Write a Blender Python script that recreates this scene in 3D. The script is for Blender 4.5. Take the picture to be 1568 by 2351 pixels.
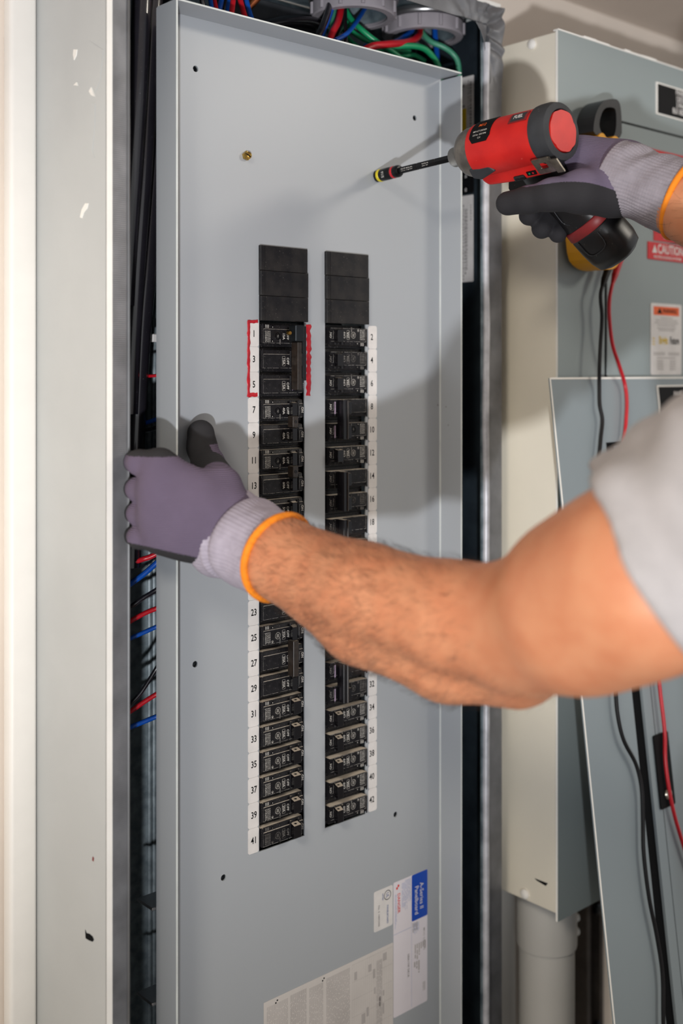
import bpy, bmesh, math, random
import numpy as np
from mathutils import Vector, Matrix, noise

random.seed(7)
S = bpy.context.scene
COL = S.collection
for o in list(bpy.data.objects):
    bpy.data.objects.remove(o)

# ------------------------------------------------------------------ camera
# z = 0 is the height of the lens; the panel face is the plane Y = 0.
FPX, CX, HY = 2600.0, 784.0, 855.0
YAW = math.atan2(2903, 2600)
FW = np.array([math.cos(YAW), math.sin(YAW)])
RT = np.array([math.sin(YAW), -math.cos(YAW)])
CAM = -(1.1357 * FW - 0.0882 * RT)
FLOOR, CEIL, HIGH = -1.5, 0.546, 1.15

cam = bpy.data.objects.new('camera', bpy.data.cameras.new('camera'))
COL.objects.link(cam)
cam.location = (CAM[0], CAM[1], 0)
cam.rotation_euler = (math.pi / 2, 0, YAW - math.pi / 2)
cam.data.sensor_fit = 'HORIZONTAL'
cam.data.sensor_width = 24.0
cam.data.lens = 24.0 * FPX / 1568.0
cam.data.shift_y = -(2351 / 2 - HY) / 1568.0
cam.data.clip_start = 0.02
cam.data.dof.use_dof = True
cam.data.dof.focus_distance = 1.13
cam.data.dof.aperture_fstop = 3.0
S.camera = cam

# ------------------------------------------------------------------ light
W = bpy.data.worlds.new('room_light')
S.world = W
W.use_nodes = True
W.node_tree.nodes['Background'].inputs[0].default_value = (0.96, 0.98, 1.0, 1)
W.node_tree.nodes['Background'].inputs[1].default_value = 0.56


def area(name, loc, target, size, power, color=(1, 1, 1), size_y=None):
    l = bpy.data.lights.new(name, 'AREA')
    l.energy = power
    l.color = color
    l.size = size
    if size_y:
        l.shape = 'RECTANGLE'
        l.size_y = size_y
    o = bpy.data.objects.new(name, l)
    COL.objects.link(o)
    o.location = loc
    o.rotation_euler = (Vector(target) - Vector(loc)).to_track_quat('-Z', 'Y').to_euler()
    return o


# photographer's flash head just below and beside the lens, tilted up
fl = bpy.data.lights.new('flash_light', 'SPOT')
fl.energy = 198
fl.color = (0.97, 0.98, 1.0)
fl.shadow_soft_size = 0.04
fl.spot_size = math.radians(50)
fl.spot_blend = 1.0
flo = bpy.data.objects.new('flash_light', fl)
COL.objects.link(flo)
flo.location = (-1.58, -2.0, -0.75)
flo.rotation_euler = (Vector((0.27, 0, 0.43)) - Vector(flo.location)).to_track_quat('-Z', 'Y').to_euler()
area('ceiling_lamp_light', (1.55, -1.75, HIGH - 0.035), (1.3, -1.2, -1.0), 0.5, 42, (1.0, 0.92, 0.80), 1.0)
area('ceiling_lamp_light', (-1.75, -1.15, HIGH - 0.035), (-1.2, -0.9, -1.0), 0.5, 56, (1.0, 0.91, 0.78), 1.0)

S.view_settings.view_transform = 'Standard'
S.view_settings.look = 'None'
S.view_settings.gamma = 1.0
S.view_settings.use_curve_mapping = False
S.view_settings.exposure = 0.0


# ------------------------------------------------------------------ helpers
def P(x, y, d):
    """point seen at photo pixel x, y at depth d along the optical axis"""
    q = CAM + d * (FW + (x - CX) / FPX * RT)
    return Vector((q[0], q[1], (HY - y) / FPX * d))


def PY(x, y, Y):
    v = FW + (x - CX) / FPX * RT
    return P(x, y, (Y - CAM[1]) / v[1])


def PX(x, y, X):
    v = FW + (x - CX) / FPX * RT
    return P(x, y, (X - CAM[0]) / v[0])


def lin(c):
    return tuple((v / 12.92 if v <= 0.04045 else ((v + 0.055) / 1.055) ** 2.4) for v in [k / 255 for k in c])


MATS = {}


def mat(name, c, rough=0.5, metal=0.0, var=0.06, vscale=30, bump=0.0, bscale=400, spec=0.5, coat=0.0,
        c2=None, dust=0.0, specks=None, wave=None, sss=0.0, emit=0.0):
    m = bpy.data.materials.new(name)
    m.use_nodes = True
    N, L = m.node_tree.nodes, m.node_tree.links
    b = N['Principled BSDF']
    b.inputs['Roughness'].default_value = rough
    b.inputs['Metallic'].default_value = metal
    b.inputs['Specular IOR Level'].default_value = spec
    b.inputs['Coat Weight'].default_value = coat
    tc = N.new('ShaderNodeTexCoord')
    c1 = lin(c)
    if c2 is None:
        cc = tuple(v * (1 - 2 * var) for v in c1)
        c1 = tuple(min(1, v * (1 + var)) for v in c1)
    else:
        cc = lin(c2)
    nz = N.new('ShaderNodeTexNoise')
    nz.inputs['Scale'].default_value = vscale
    nz.inputs['Detail'].default_value = 5
    L.new(tc.outputs['Object'], nz.inputs['Vector'])
    rp = N.new('ShaderNodeMapRange')
    rp.inputs['From Min'].default_value = 0.35
    rp.inputs['From Max'].default_value = 0.65
    L.new(nz.outputs['Fac'], rp.inputs['Value'])
    mx = N.new('ShaderNodeMix')
    mx.data_type = 'RGBA'
    mx.inputs['A'].default_value = (*c1, 1)
    mx.inputs['B'].default_value = (*cc, 1)
    L.new(rp.outputs['Result'], mx.inputs['Factor'])
    out = mx.outputs['Result']

    def over(fac, colr):
        nonlocal out
        k = N.new('ShaderNodeMix')
        k.data_type = 'RGBA'
        L.new(fac, k.inputs['Factor'])
        L.new(out, k.inputs['A'])
        k.inputs['B'].default_value = (*lin(colr), 1)
        out = k.outputs['Result']

    if specks:      # (colour, scale, threshold)
        n2 = N.new('ShaderNodeTexNoise')
        n2.inputs['Scale'].default_value = specks[1]
        n2.inputs['Detail'].default_value = 3
        L.new(tc.outputs['Object'], n2.inputs['Vector'])
        r2 = N.new('ShaderNodeMapRange')
        r2.inputs['From Min'].default_value = specks[2]
        r2.inputs['From Max'].default_value = specks[2] + 0.06
        L.new(n2.outputs['Fac'], r2.inputs['Value'])
        over(r2.outputs['Result'], specks[0])
    if dust:        # dust lying on upward faces
        g = N.new('ShaderNodeNewGeometry')
        sp = N.new('ShaderNodeSeparateXYZ')
        L.new(g.outputs['Normal'], sp.inputs[0])
        r3 = N.new('ShaderNodeMapRange')
        r3.inputs['From Min'].default_value = 0.75
        r3.inputs['From Max'].default_value = 0.95
        r3.inputs['To Max'].default_value = dust
        L.new(sp.outputs['Z'], r3.inputs['Value'])
        over(r3.outputs['Result'], (236, 224, 208))
    L.new(out, b.inputs['Base Color'])
    if emit:
        L.new(out, b.inputs['Emission Color'])
        b.inputs['Emission Strength'].default_value = emit
    if sss:
        b.inputs['Subsurface Weight'].default_value = sss
        b.inputs['Subsurface Radius'].default_value = (0.012, 0.005, 0.003)
        b.inputs['Subsurface Scale'].default_value = 0.6
    h = None
    if bump:
        n3 = N.new('ShaderNodeTexNoise')
        n3.inputs['Scale'].default_value = bscale
        n3.inputs['Detail'].default_value = 4
        L.new(tc.outputs['Object'], n3.inputs['Vector'])
        h = n3.outputs['Fac']
    if wave:        # (axis, scale, distortion, strength)
        w = N.new('ShaderNodeTexWave')
        w.bands_direction = wave[0]
        w.inputs['Scale'].default_value = wave[1]
        w.inputs['Distortion'].default_value = wave[2]
        w.inputs['Detail Scale'].default_value = 0.3
        L.new(tc.outputs['Object'], w.inputs['Vector'])
        h = w.outputs['Fac']
        bump = wave[3]
    if h is not None:
        bp = N.new('ShaderNodeBump')
        bp.inputs['Strength'].default_value = bump
        bp.inputs['Distance'].default_value = 0.001
        L.new(h, bp.inputs['Height'])
        L.new(bp.outputs['Normal'], b.inputs['Normal'])
    MATS[name] = m
    return m


class MB:
    """collects shapes of ONE piece; build() links them as one mesh object"""

    def __init__(self):
        self.v, self.f = [], []
        self.M = Matrix.Identity(4)

    def add(self, vs, fs):
        n = len(self.v)
        self.v += [self.M @ Vector(p) for p in vs]
        self.f += [[i + n for i in q] for q in fs]
        return self

    def box(self, x0, x1, y0, y1, z0, z1, bev=0.0, seg=2):
        if bev <= 0:
            vs = [(x, y, z) for x in (x0, x1) for y in (y0, y1) for z in (z0, z1)]
            return self.add(vs, [(0, 1, 3, 2), (4, 6, 7, 5), (0, 4, 5, 1), (2, 3, 7, 6), (0, 2, 6, 4), (1, 5, 7, 3)])
        bm = bmesh.new()
        bmesh.ops.create_cube(bm, size=1)
        for v in bm.verts:
            v.co = Vector(((x0 + x1) / 2 + v.co.x * (x1 - x0), (y0 + y1) / 2 + v.co.y * (y1 - y0),
                           (z0 + z1) / 2 + v.co.z * (z1 - z0)))
        bmesh.ops.bevel(bm, geom=bm.edges[:], offset=bev, segments=seg, affect='EDGES', profile=0.5)
        return self.bm(bm)

    def bm(self, bm):
        bm.verts.index_update()
        self.add([v.co.copy() for v in bm.verts], [[v.index for v in f.verts] for f in bm.faces])
        bm.free()
        return self

    def prism(self, poly, o, ex, ey, ez):
        """polygon (u, v) swept from o along ez"""
        o, ex, ey, ez = map(Vector, (o, ex, ey, ez))
        a = [o + ex * u + ey * v for u, v in poly]
        n = len(a)
        if ex.cross(ey).dot(ez) < 0:
            a.reverse()
        fs = [list(range(n))[::-1], list(range(n, 2 * n))]
        fs += [(i, (i + 1) % n, n + (i + 1) % n, n + i) for i in range(n)]
        return self.add(a + [p + ez for p in a], fs)

    def flat(self, poly, o, ex, ey):
        o, ex, ey = map(Vector, (o, ex, ey))
        return self.add([o + ex * u + ey * v for u, v in poly], [list(range(len(poly)))])

    def tube(self, pts, r, n=10, sub=6, caps=True):
        pts = [Vector(p) for p in pts]
        rs = r if isinstance(r, (list, tuple)) else [r] * len(pts)
        path, rad = [], []
        if sub > 1 and len(pts) > 2:
            for i in range(len(pts) - 1):
                p0, p1, p2, p3 = pts[max(i - 1, 0)], pts[i], pts[i + 1], pts[min(i + 2, len(pts) - 1)]
                for k in range(sub):
                    t = k / sub
                    path.append(0.5 * ((2 * p1) + (p2 - p0) * t + (2 * p0 - 5 * p1 + 4 * p2 - p3) * t * t
                                       + (3 * p1 - p0 - 3 * p2 + p3) * t ** 3))
                    rad.append(rs[i] * (1 - t) + rs[i + 1] * t)
            path.append(pts[-1]); rad.append(rs[-1])
        else:
            path, rad = pts, rs
        t0 = (path[1] - path[0]).normalized()
        nrm = t0.orthogonal().normalized()
        vs = []
        for i, p in enumerate(path):
            t = (path[min(i + 1, len(path) - 1)] - path[max(i - 1, 0)]).normalized()
            nrm = (nrm - t * nrm.dot(t)).normalized()
            b = t.cross(nrm)
            vs += [p + (nrm * math.cos(a) + b * math.sin(a)) * rad[i] for a in [2 * math.pi * k / n for k in range(n)]]
        fs = [(i * n + k, i * n + (k + 1) % n, (i + 1) * n + (k + 1) % n, (i + 1) * n + k)
              for i in range(len(path) - 1) for k in range(n)]
        if caps:
            fs += [list(range(n))[::-1], list(range((len(path) - 1) * n, len(path) * n))]
        return self.add(vs, fs)

    def lathe(self, prof, n=32, o=(0, 0, 0), ax=(0, 0, 1), closed=False, sx=1.0, sy=1.0, u=None):
        """prof: list of (radius, height); axis ax from o"""
        ax = Vector(ax).normalized()
        u = Vector(u).normalized() if u else ax.orthogonal().normalized()
        w = ax.cross(u)
        o = Vector(o)
        vs = [o + ax * h + (u * math.cos(a) * sx + w * math.sin(a) * sy) * r
              for r, h in prof for a in [2 * math.pi * k / n for k in range(n)]]
        m = len(prof)
        fs = [(i * n + k, i * n + (k + 1) % n, ((i + 1) % m) * n + (k + 1) % n, ((i + 1) % m) * n + k)
              for i in range(m if closed else m - 1) for k in range(n)]
        if not closed:
            if prof[0][0] > 1e-6:
                fs.append(list(range(n))[::-1])
            if prof[-1][0] > 1e-6:
                fs.append(list(range((m - 1) * n, m * n)))
        return self.add(vs, fs)

    def text(self, s, size, o, ex, ey, sx=1.0, bold=0.0):
        vs, fs = glyphs(s, bold)
        o, ex, ey = map(Vector, (o, ex, ey))
        return self.add([o + ex * (v[0] * size * sx) + ey * (v[1] * size) for v in vs], fs)

    def data(self, name, m, smooth=False, angle=None):
        me = bpy.data.meshes.new(name)
        me.from_pydata([tuple(p) for p in self.v], [], self.f)
        me.validate()
        if m:
            me.materials.append(m)
        if smooth:
            me.shade_smooth()
            if angle:
                me.set_sharp_from_angle(angle=math.radians(angle))
        return me

    def build(self, name, m, parent=None, smooth=False, angle=40):
        return link(name, self.data(name, m, smooth, angle), parent)


def link(name, me, parent=None):
    o = bpy.data.objects.new(name, me)
    COL.objects.link(o)
    if parent:
        o.parent = parent
    return o


_G = {}


def glyphs(s, bold=0.0):
    if (s, bold) not in _G:
        cu = bpy.data.curves.new('t', 'FONT')
        cu.body = s
        cu.size = 1
        cu.align_x = 'CENTER'
        cu.align_y = 'CENTER'
        cu.resolution_u = 2
        cu.offset = bold
        ob = bpy.data.objects.new('t', cu)
        COL.objects.link(ob)
        dg = bpy.context.evaluated_depsgraph_get()
        me = bpy.data.meshes.new_from_object(ob.evaluated_get(dg))
        _G[(s, bold)] = ([tuple(v.co) for v in me.vertices], [list(p.vertices) for p in me.polygons])
        bpy.data.objects.remove(ob)
        bpy.data.curves.remove(cu)
        bpy.data.meshes.remove(me)
    return _G[(s, bold)]


def sheet(outline, holes, th):
    """2D outline with holes (u, v) -> vertices and faces of a sheet of thickness th in local x, y (z = 0 .. th)"""
    cu = bpy.data.curves.new('s', 'CURVE')
    cu.dimensions = '2D'
    cu.fill_mode = 'BOTH'
    cu.extrude = th / 2
    for pl in [outline] + holes:
        sp = cu.splines.new('POLY')
        sp.points.add(len(pl) - 1)
        for p, (u, v) in zip(sp.points, pl):
            p.co = (u, v, 0, 1)
        sp.use_cyclic_u = True
    ob = bpy.data.objects.new('s', cu)
    COL.objects.link(ob)
    dg = bpy.context.evaluated_depsgraph_get()
    me = bpy.data.meshes.new_from_object(ob.evaluated_get(dg))
    r = ([(v.co.x, v.co.y, v.co.z + th / 2) for v in me.vertices], [list(p.vertices) for p in me.polygons])
    bpy.data.objects.remove(ob)
    bpy.data.curves.remove(cu)
    bpy.data.meshes.remove(me)
    return r


def circle(u, v, r, n=20, a0=0.0):
    return [(u + r * math.cos(a0 + 2 * math.pi * k / n), v + r * math.sin(a0 + 2 * math.pi * k / n)) for k in range(n)]


def rect(u0, u1, v0, v1):
    return [(u0, v0), (u1, v0), (u1, v1), (u0, v1)]


def rrect(u0, u1, v0, v1, r, n=5):
    out = []
    for (cu, cv, a) in ((u1 - r, v1 - r, 0), (u0 + r, v1 - r, 90), (u0 + r, v0 + r, 180), (u1 - r, v0 + r, 270)):
        out += [(cu + r * math.cos(math.radians(a + 90 * k / n)), cv + r * math.sin(math.radians(a + 90 * k / n)))
                for k in range(n + 1)]
    return out


def empty(name, loc=(0, 0, 0)):
    o = bpy.data.objects.new(name, None)
    COL.objects.link(o)
    o.location = loc
    o.empty_display_size = 0.05
    return o


def tag(o, label, cat, group=None):
    o['label'] = label
    o['category'] = cat
    if group:
        o['group'] = group
    return o


def struct(o):
    o['kind'] = 'structure'
    return o


EX, EY, EZ = Vector((1, 0, 0)), Vector((0, 1, 0)), Vector((0, 0, 1))

# ------------------------------------------------------------------ materials
M_wall = mat('painted_wall', (230, 218, 206), 0.8, var=0.03, vscale=6, bump=0.15, bscale=120)
M_ceil = mat('ceiling_paint', (206, 194, 184), 0.85, var=0.04, vscale=5)
M_floor = mat('concrete_floor', (120, 116, 110), 0.7, var=0.12, vscale=4)
M_pipe = mat('white_pipe_paint', (208, 206, 202), 0.4, var=0.03, vscale=6)
M_strut = mat('dull_strut_steel', (118, 110, 104), 0.6, 0.2, var=0.1)
M_lead = mat('black_lead_rubber', (20, 19, 21), 0.5, spec=0.3)
M_trim = mat('white_trim', (244, 240, 234), 0.45, var=0.01)
M_cream = mat('cream_paint', (194, 196, 195), 0.5, var=0.025, vscale=8, bump=0.06, bscale=700)
M_cream2 = mat('warm_cream_paint', (238, 231, 215), 0.42, var=0.03, vscale=5, bump=0.04, bscale=500)
M_white = mat('white_edge_paint', (245, 242, 236), 0.45, var=0.02)
M_galv = mat('galvanised_steel', (128, 142, 148), 0.42, 0.4, c2=(84, 98, 106), vscale=60, bump=0.12, bscale=300)
M_back = mat('box_back_steel', (150, 162, 168), 0.45, 0.15, c2=(112, 124, 130), vscale=80, bump=0.12, bscale=300)
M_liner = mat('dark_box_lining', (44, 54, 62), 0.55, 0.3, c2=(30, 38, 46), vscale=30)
M_tape = mat('silver_duct_tape', (126, 127, 131), 0.42, 0.45, var=0.12, vscale=30, wave=('Z', 170, 1.2, 0.12))
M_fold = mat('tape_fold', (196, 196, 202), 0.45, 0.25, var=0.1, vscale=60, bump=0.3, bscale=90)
M_panel = mat('grey_panel_paint', (166, 170, 175), 0.34, var=0.012, vscale=3, spec=0.45, bump=0.025, bscale=900)
M_pedge = mat('bare_edge_and_bend_highlight', (214, 218, 216), 0.4, var=0.05)
M_grey = mat('blue_grey_enamel', (142, 152, 153), 0.38, var=0.02, vscale=4)
M_grey2 = mat('blue_grey_cover', (136, 146, 151), 0.33, var=0.02, vscale=3)
M_gap = mat('dark_gap', (14, 15, 17), 0.8, spec=0.1)
M_black = mat('black_breaker_plastic', (30, 29, 32), 0.42, c2=(20, 19, 22), vscale=180, specks=((128, 122, 116), 900, 0.66), dust=0.95, spec=0.25)
M_fill = mat('black_filler_plastic', (28, 28, 31), 0.45, c2=(44, 42, 42), vscale=70, specks=((110, 105, 100), 700, 0.69), dust=0.5, spec=0.2)
M_toggle = mat('toggle_plastic', (18, 16, 20), 0.25, var=0.1, dust=0.85, spec=0.4)
M_tie = mat('brown_black_tie', (44, 36, 31), 0.3, var=0.2, vscale=200, dust=0.6)
M_print = mat('grey_print', (206, 202, 196), 0.7, var=0.15, vscale=300)
M_print2 = mat('faint_print', (128, 124, 120), 0.7, var=0.2, vscale=300)
M_edge = mat('worn_edge', (164, 160, 156), 0.55, var=0.3, vscale=260)
M_label = mat('white_label', (222, 218, 216), 0.55, var=0.03, vscale=80)
M_label2 = mat('glossy_label', (226, 220, 226), 0.3, var=0.01)
M_direct = mat('directory_paper', (208, 202, 198), 0.55, var=0.02)
M_ink = mat('black_ink', (16, 16, 18), 0.6, spec=0.15)
M_inkg = mat('grey_ink', (138, 134, 134), 0.6)
M_inkl = mat('light_grey_ink', (178, 172, 170), 0.6)
M_inkb = mat('blue_ink', (70, 92, 150), 0.6)
M_inkp = mat('pale_blue_ink', (168, 176, 205), 0.6)
M_blue = mat('label_blue', (20, 72, 176), 0.35, var=0.02)
M_red_ink = mat('red_ink', (212, 50, 46), 0.6)
M_marker = mat('red_marker_paint', (196, 30, 42), 0.35, c2=(166, 14, 34), vscale=120, bump=0.5, bscale=150)
M_brass = mat('brass', (196, 160, 84), 0.28, 0.95, var=0.2, vscale=200)
M_zinc = mat('zinc_screw', (150, 150, 152), 0.3, 0.9)
M_steel = mat('clip_steel', (176, 168, 156), 0.3, 0.95, var=0.15, vscale=150)
M_dscrew = mat('dark_screw', (52, 56, 60), 0.35, 0.8)
M_bush = mat('grey_bushing_plastic', (158, 152, 158), 0.42, var=0.05, vscale=40)
M_copper = mat('copper', (190, 110, 70), 0.3, 0.9)
M_wblk = mat('black_insulation', (30, 28, 34), 0.28, var=0.1, coat=0.6, spec=0.7, specks=((90, 88, 90), 500, 0.70))
M_wred = mat('red_insulation', (196, 26, 40), 0.35, var=0.06)
M_wblu = mat('blue_insulation', (16, 82, 178), 0.35, var=0.06)
M_wgrn = mat('green_insulation', (24, 142, 92), 0.35, var=0.06)
M_wgrn2 = mat('pale_green_insulation', (70, 146, 116), 0.38, var=0.06)
M_redp = mat('red_tool_plastic', (206, 34, 28), 0.42, c2=(188, 24, 22), vscale=40, specks=((214, 96, 84), 160, 0.72), bump=0.08, bscale=90)
M_redd = mat('dark_red_plastic', (128, 34, 36), 0.5, var=0.1)
M_rubber = mat('black_rubber', (46, 48, 52), 0.6, var=0.12, vscale=60, specks=((96, 96, 98), 220, 0.68))
M_tblack = mat('black_tool_plastic', (24, 23, 25), 0.36, var=0.12, vscale=50, specks=((92, 88, 84), 300, 0.69))
M_nose = mat('gearcase_metal', (142, 134, 124), 0.42, 0.6, c2=(104, 98, 92), vscale=60, bump=0.1, bscale=120)
M_chuck = mat('knurled_chuck', (160, 160, 158), 0.4, 0.6, wave=('DIAGONAL', 600, 0, 0.9))
M_bit = mat('black_oxide_steel', (24, 24, 26), 0.3, 0.5)
M_yel = mat('yellow_band', (226, 206, 34), 0.4)
M_yell = mat('yellow_meter_plastic', (236, 166, 18), 0.45, var=0.04)
M_jaw = mat('black_meter_plastic', (30, 30, 33), 0.4, var=0.1)
M_skin = mat('skin', (206, 141, 104), 0.45, c2=(198, 128, 92), vscale=45, bump=0.15, bscale=260, sss=0.12, spec=0.4)
M_shirt = mat('heather_grey_jersey', (172, 167, 167), 0.9, var=0.03, vscale=60, bump=0.2, bscale=900)
M_trous = mat('dark_trousers', (52, 56, 66), 0.85, var=0.08)
M_shoe = mat('brown_boot', (78, 62, 48), 0.6)
M_hair = mat('dark_hair', (40, 30, 24), 0.6)
M_cuff = mat('lavender_cuff_knit', (168, 160, 174), 0.9, var=0.05, vscale=120)
M_cuffg = mat('grey_cuff_knit', (146, 140, 148), 0.9, var=0.05, vscale=120)
M_orange = mat('orange_hem', (244, 140, 18), 0.75, var=0.05, bump=0.4, bscale=700)
M_sign_red = mat('sign_red', (204, 22, 30), 0.45)
M_sign_org = mat('sign_orange', (236, 98, 22), 0.45)
M_lamp = mat('lamp_diffuser', (255, 250, 240), 0.5, emit=2.0)
M_sticker_y = mat('sticker_yellow', (224, 188, 22), 0.5)
M_pink = mat('pink_window', (176, 156, 178), 0.35, var=0.15, vscale=300)

# ------------------------------------------------------------------ room shell
struct(MB().box(-3.5, 4.0, 0.115, 0.2, FLOOR, HIGH).build('wall_back', M_wall))
struct(MB().box(-3.5, 4.0, -3.6, 0.2, FLOOR - 0.1, FLOOR).build('floor', M_floor))
struct(MB().box(-3.5, 4.0, -0.45, 0.1149, CEIL, HIGH).build('trim_2', M_ceil))
struct(MB().box(-3.5, 4.0, -3.2, 0.115, HIGH, HIGH + 0.08).build('ceiling', M_ceil))
BX0, BX1, BZ0, BZ1, BYF, BYB = -0.184, 0.3454, -1.0, 0.43, -0.03, 0.1145
t = MB().box(-0.2125, BX0 - 0.0008, 0.098, 0.1149, FLOOR, CEIL, 0.004, 3).build('trim_1', M_trim, smooth=True)
struct(t)
for lx, ly, ll in ((1.55, -1.75, 'long flat ceiling lamp panel on the cabinet side of the room'), (-1.75, -1.15, 'long flat ceiling lamp panel on the open box side of the room')):
    lamp = tag(empty('ceiling_lamp', (lx, ly, HIGH)), ll, 'lamp', 'ceiling lamps')
    MB().box(-0.27, 0.27, -0.52, 0.52, -0.02, -0.0005).build('frame', M_white, lamp)
    MB().box(-0.25, 0.25, -0.5, 0.5, -0.026, -0.0205).build('diffuser', M_lamp, lamp)

# ------------------------------------------------------------------ the open panel box
box = tag(empty('electrical_box'), 'open cream panel box with silver taped rim', 'panel box')
MB().box(BX0, BX0 + 0.002, BYF, BYB, BZ0, BZ1).build('outer_side', M_cream, box)
MB().box(BX1 - 0.002, BX1, BYF, BYB, BZ0, BZ1).build('outer_side', M_cream, box)
MB().box(BX0 + 0.0025, BX1 - 0.0025, 0.1115, BYB, BZ0 + 0.003, BZ1 - 0.003).build('back_plate', M_back, box)
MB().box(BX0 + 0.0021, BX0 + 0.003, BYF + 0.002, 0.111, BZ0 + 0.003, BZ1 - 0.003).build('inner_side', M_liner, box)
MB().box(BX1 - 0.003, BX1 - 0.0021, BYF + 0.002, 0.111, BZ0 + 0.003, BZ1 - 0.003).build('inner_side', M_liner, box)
MB().box(BX0, BX1, BYF, BYB, BZ0 - 0.002, BZ0).build('bottom_plate', M_cream, box)
R1 = PY(812, 45, 0.045)
R2 = PY(972, 82, 0.045)
RING = [(R1.x, 0.045), (R2.x, 0.045)]
v, f = sheet(rect(BX0, BX1, BYF, BYB), [circle(x, y, 0.0392, 40) for x, y in RING], 0.002)
MB().add([(a, b, BZ1 - 0.0 + c) for a, b, c in v], f).build('top_plate', M_galv, box)
# ribs pressed into the back
for px in (345.5, 356.5):
    p = PY(px, 1000, 0.109)
    MB().tube([(p.x, 0.1115, BZ0 + 0.02), (p.x, 0.1115, BZ1 - 0.02)], 0.0032, 12).build('back_rib', M_back, box, True)


def tape_strip(name, x0, x1, z0, z1, y, m, amp=0.0003, cols=8, rows=160, seed=0, crumple=None):
    """thin tape laid on the rim, slightly uneven"""
    vs, fs = [], []
    for j in range(rows + 1):
        for i in range(cols + 1):
            u, w = i / cols, j / rows
            x, z = x0 + (x1 - x0) * u, z0 + (z1 - z0) * w
            d = noise.noise(Vector((x * 60 + seed, 3.1, z * 25))) * amp
            if crumple:
                d += crumple(x, z)
            vs.append((x, y - abs(d) - 0.0004, z))
    n = cols + 1
    for j in range(rows):
        for i in range(cols):
            a = j * n + i
            fs.append((a, a + 1, a + n + 1, a + n))
    nv = len(vs)
    vs += [(a, y + 0.0001, c) for a, b, c in vs]
    fs += [[q + nv for q in f][::-1] for f in fs]
    rim = [i for i in range(n)] + [j * n + cols for j in range(1, rows + 1)] + \
          [rows * n + i for i in range(cols - 1, -1, -1)] + [j * n for j in range(rows - 1, 0, -1)]
    for a, b in zip(rim, rim[1:] + rim[:1]):
        fs.append((a, a + nv, b + nv, b))
    return MB().add(vs, fs).build(name, m, box, True, 60)


FLX = PY(297, 900, BYF).x           # inner edge of the rim on one side
FRX = PY(1105, 900, BYF).x
MB().box(BX0, FLX, BYF, BYF + 0.0015, BZ0, BZ1).build('rim', M_galv, box)
MB().box(FRX, BX1, BYF, BYF + 0.0015, BZ0, BZ1).build('rim', M_galv, box)
MB().box(FLX + 0.0002, FRX - 0.0002, BYF, BYF + 0.0015, 0.408, BZ1).build('rim', M_galv, box)
MB().box(FLX + 0.0002, FRX - 0.0002, BYF, BYF + 0.0015, BZ0, BZ0 + 0.032).build('rim', M_galv, box)
wx = PY(257.5, 900, BYF).x
tape_strip('painted_rim_edge', BX0 - 0.0004, wx, BZ0, BZ1, BYF - 0.0001, M_white, 0.0001, 3, 60)
tape_strip('tape', wx, FLX + 0.0004, BZ0, BZ1, BYF - 0.0001, M_tape, 0.0005, 6, 240)
fx = PY(1119, 900, BYF).x


def crump(x, z):
    """soft creases running into the taped corner"""
    k = max(0.0, min(1.0, (z - 0.335) / 0.05)) * max(0.0, min(1.0, (x - 0.25) / 0.04))
    a = math.atan2(z - 0.395, x - 0.300)
    r = math.hypot(z - 0.395, x - 0.300)
    w = abs(math.sin(a * 6.5 + 1.2 * noise.noise(Vector((x * 40, 2.0, z * 40)))))
    return k * (0.0042 * (w ** 1.6) * min(1, r / 0.02) + 0.0012 * abs(noise.noise(Vector((x * 70, 7.7, z * 70)))))


tape_strip('tape', fx, BX1 + 0.0008, BZ0, 0.33, BYF - 0.0001, M_tape, 0.0006, 6, 240, 3)
tape_strip('tape', fx - 0.002, BX1 + 0.001, 0.33, BZ1 + 0.001, BYF - 0.0002, M_tape, 0.0006, 40, 90, 5, crump)
tape_strip('tape', FLX, fx - 0.002, 0.407, BZ1 + 0.0006, BYF - 0.0001, M_tape, 0.0006, 90, 14, 6, crump)
# loose flap of tape hanging in the corner
fv = []
for j_ in range(13):
    for i_ in range(13):
        a_, b_ = i_ / 12, j_ / 12
        x_ = fx - 0.002 - 0.022 * a_ * (1 - b_) - 0.004 * b_
        z_ = 0.408 - 0.036 * b_
        fv.append((x_, BYF - 0.001 - 0.004 * math.sin(math.pi * b_) * a_ - 0.0015 * abs(noise.noise(Vector((x_ * 160, 0, z_ * 160)))), z_))
ff = [(j_ * 13 + i_, j_ * 13 + i_ + 13, j_ * 13 + i_ + 14, j_ * 13 + i_ + 1) for j_ in range(12) for i_ in range(12)]
flp = MB().add(fv, ff).build('tape_flap', M_tape, box, True, 60)
sm = flp.modifiers.new('thick', 'SOLIDIFY')
sm.thickness = 0.0004
# the folded edge of the tape: a bright rounded bead
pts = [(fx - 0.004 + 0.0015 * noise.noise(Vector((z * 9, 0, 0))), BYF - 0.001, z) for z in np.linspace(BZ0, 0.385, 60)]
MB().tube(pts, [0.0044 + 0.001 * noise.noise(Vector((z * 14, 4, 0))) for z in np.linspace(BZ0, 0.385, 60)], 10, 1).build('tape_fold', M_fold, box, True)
pts = [(FLX - 0.0015, BYF - 0.0006, z) for z in np.linspace(BZ0, BZ1, 40)]
MB().tube(pts, 0.0016, 8, 1).build('rolled_edge', M_zinc, box, True)
# white painted edge above the rim
MB().box(BX0, BX1 + 0.001, BYF + 0.0005, BYF + 0.012, BZ1 + 0.0021, BZ1 + 0.0075, 0.0008).build('painted_top_edge', M_white, box)


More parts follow.
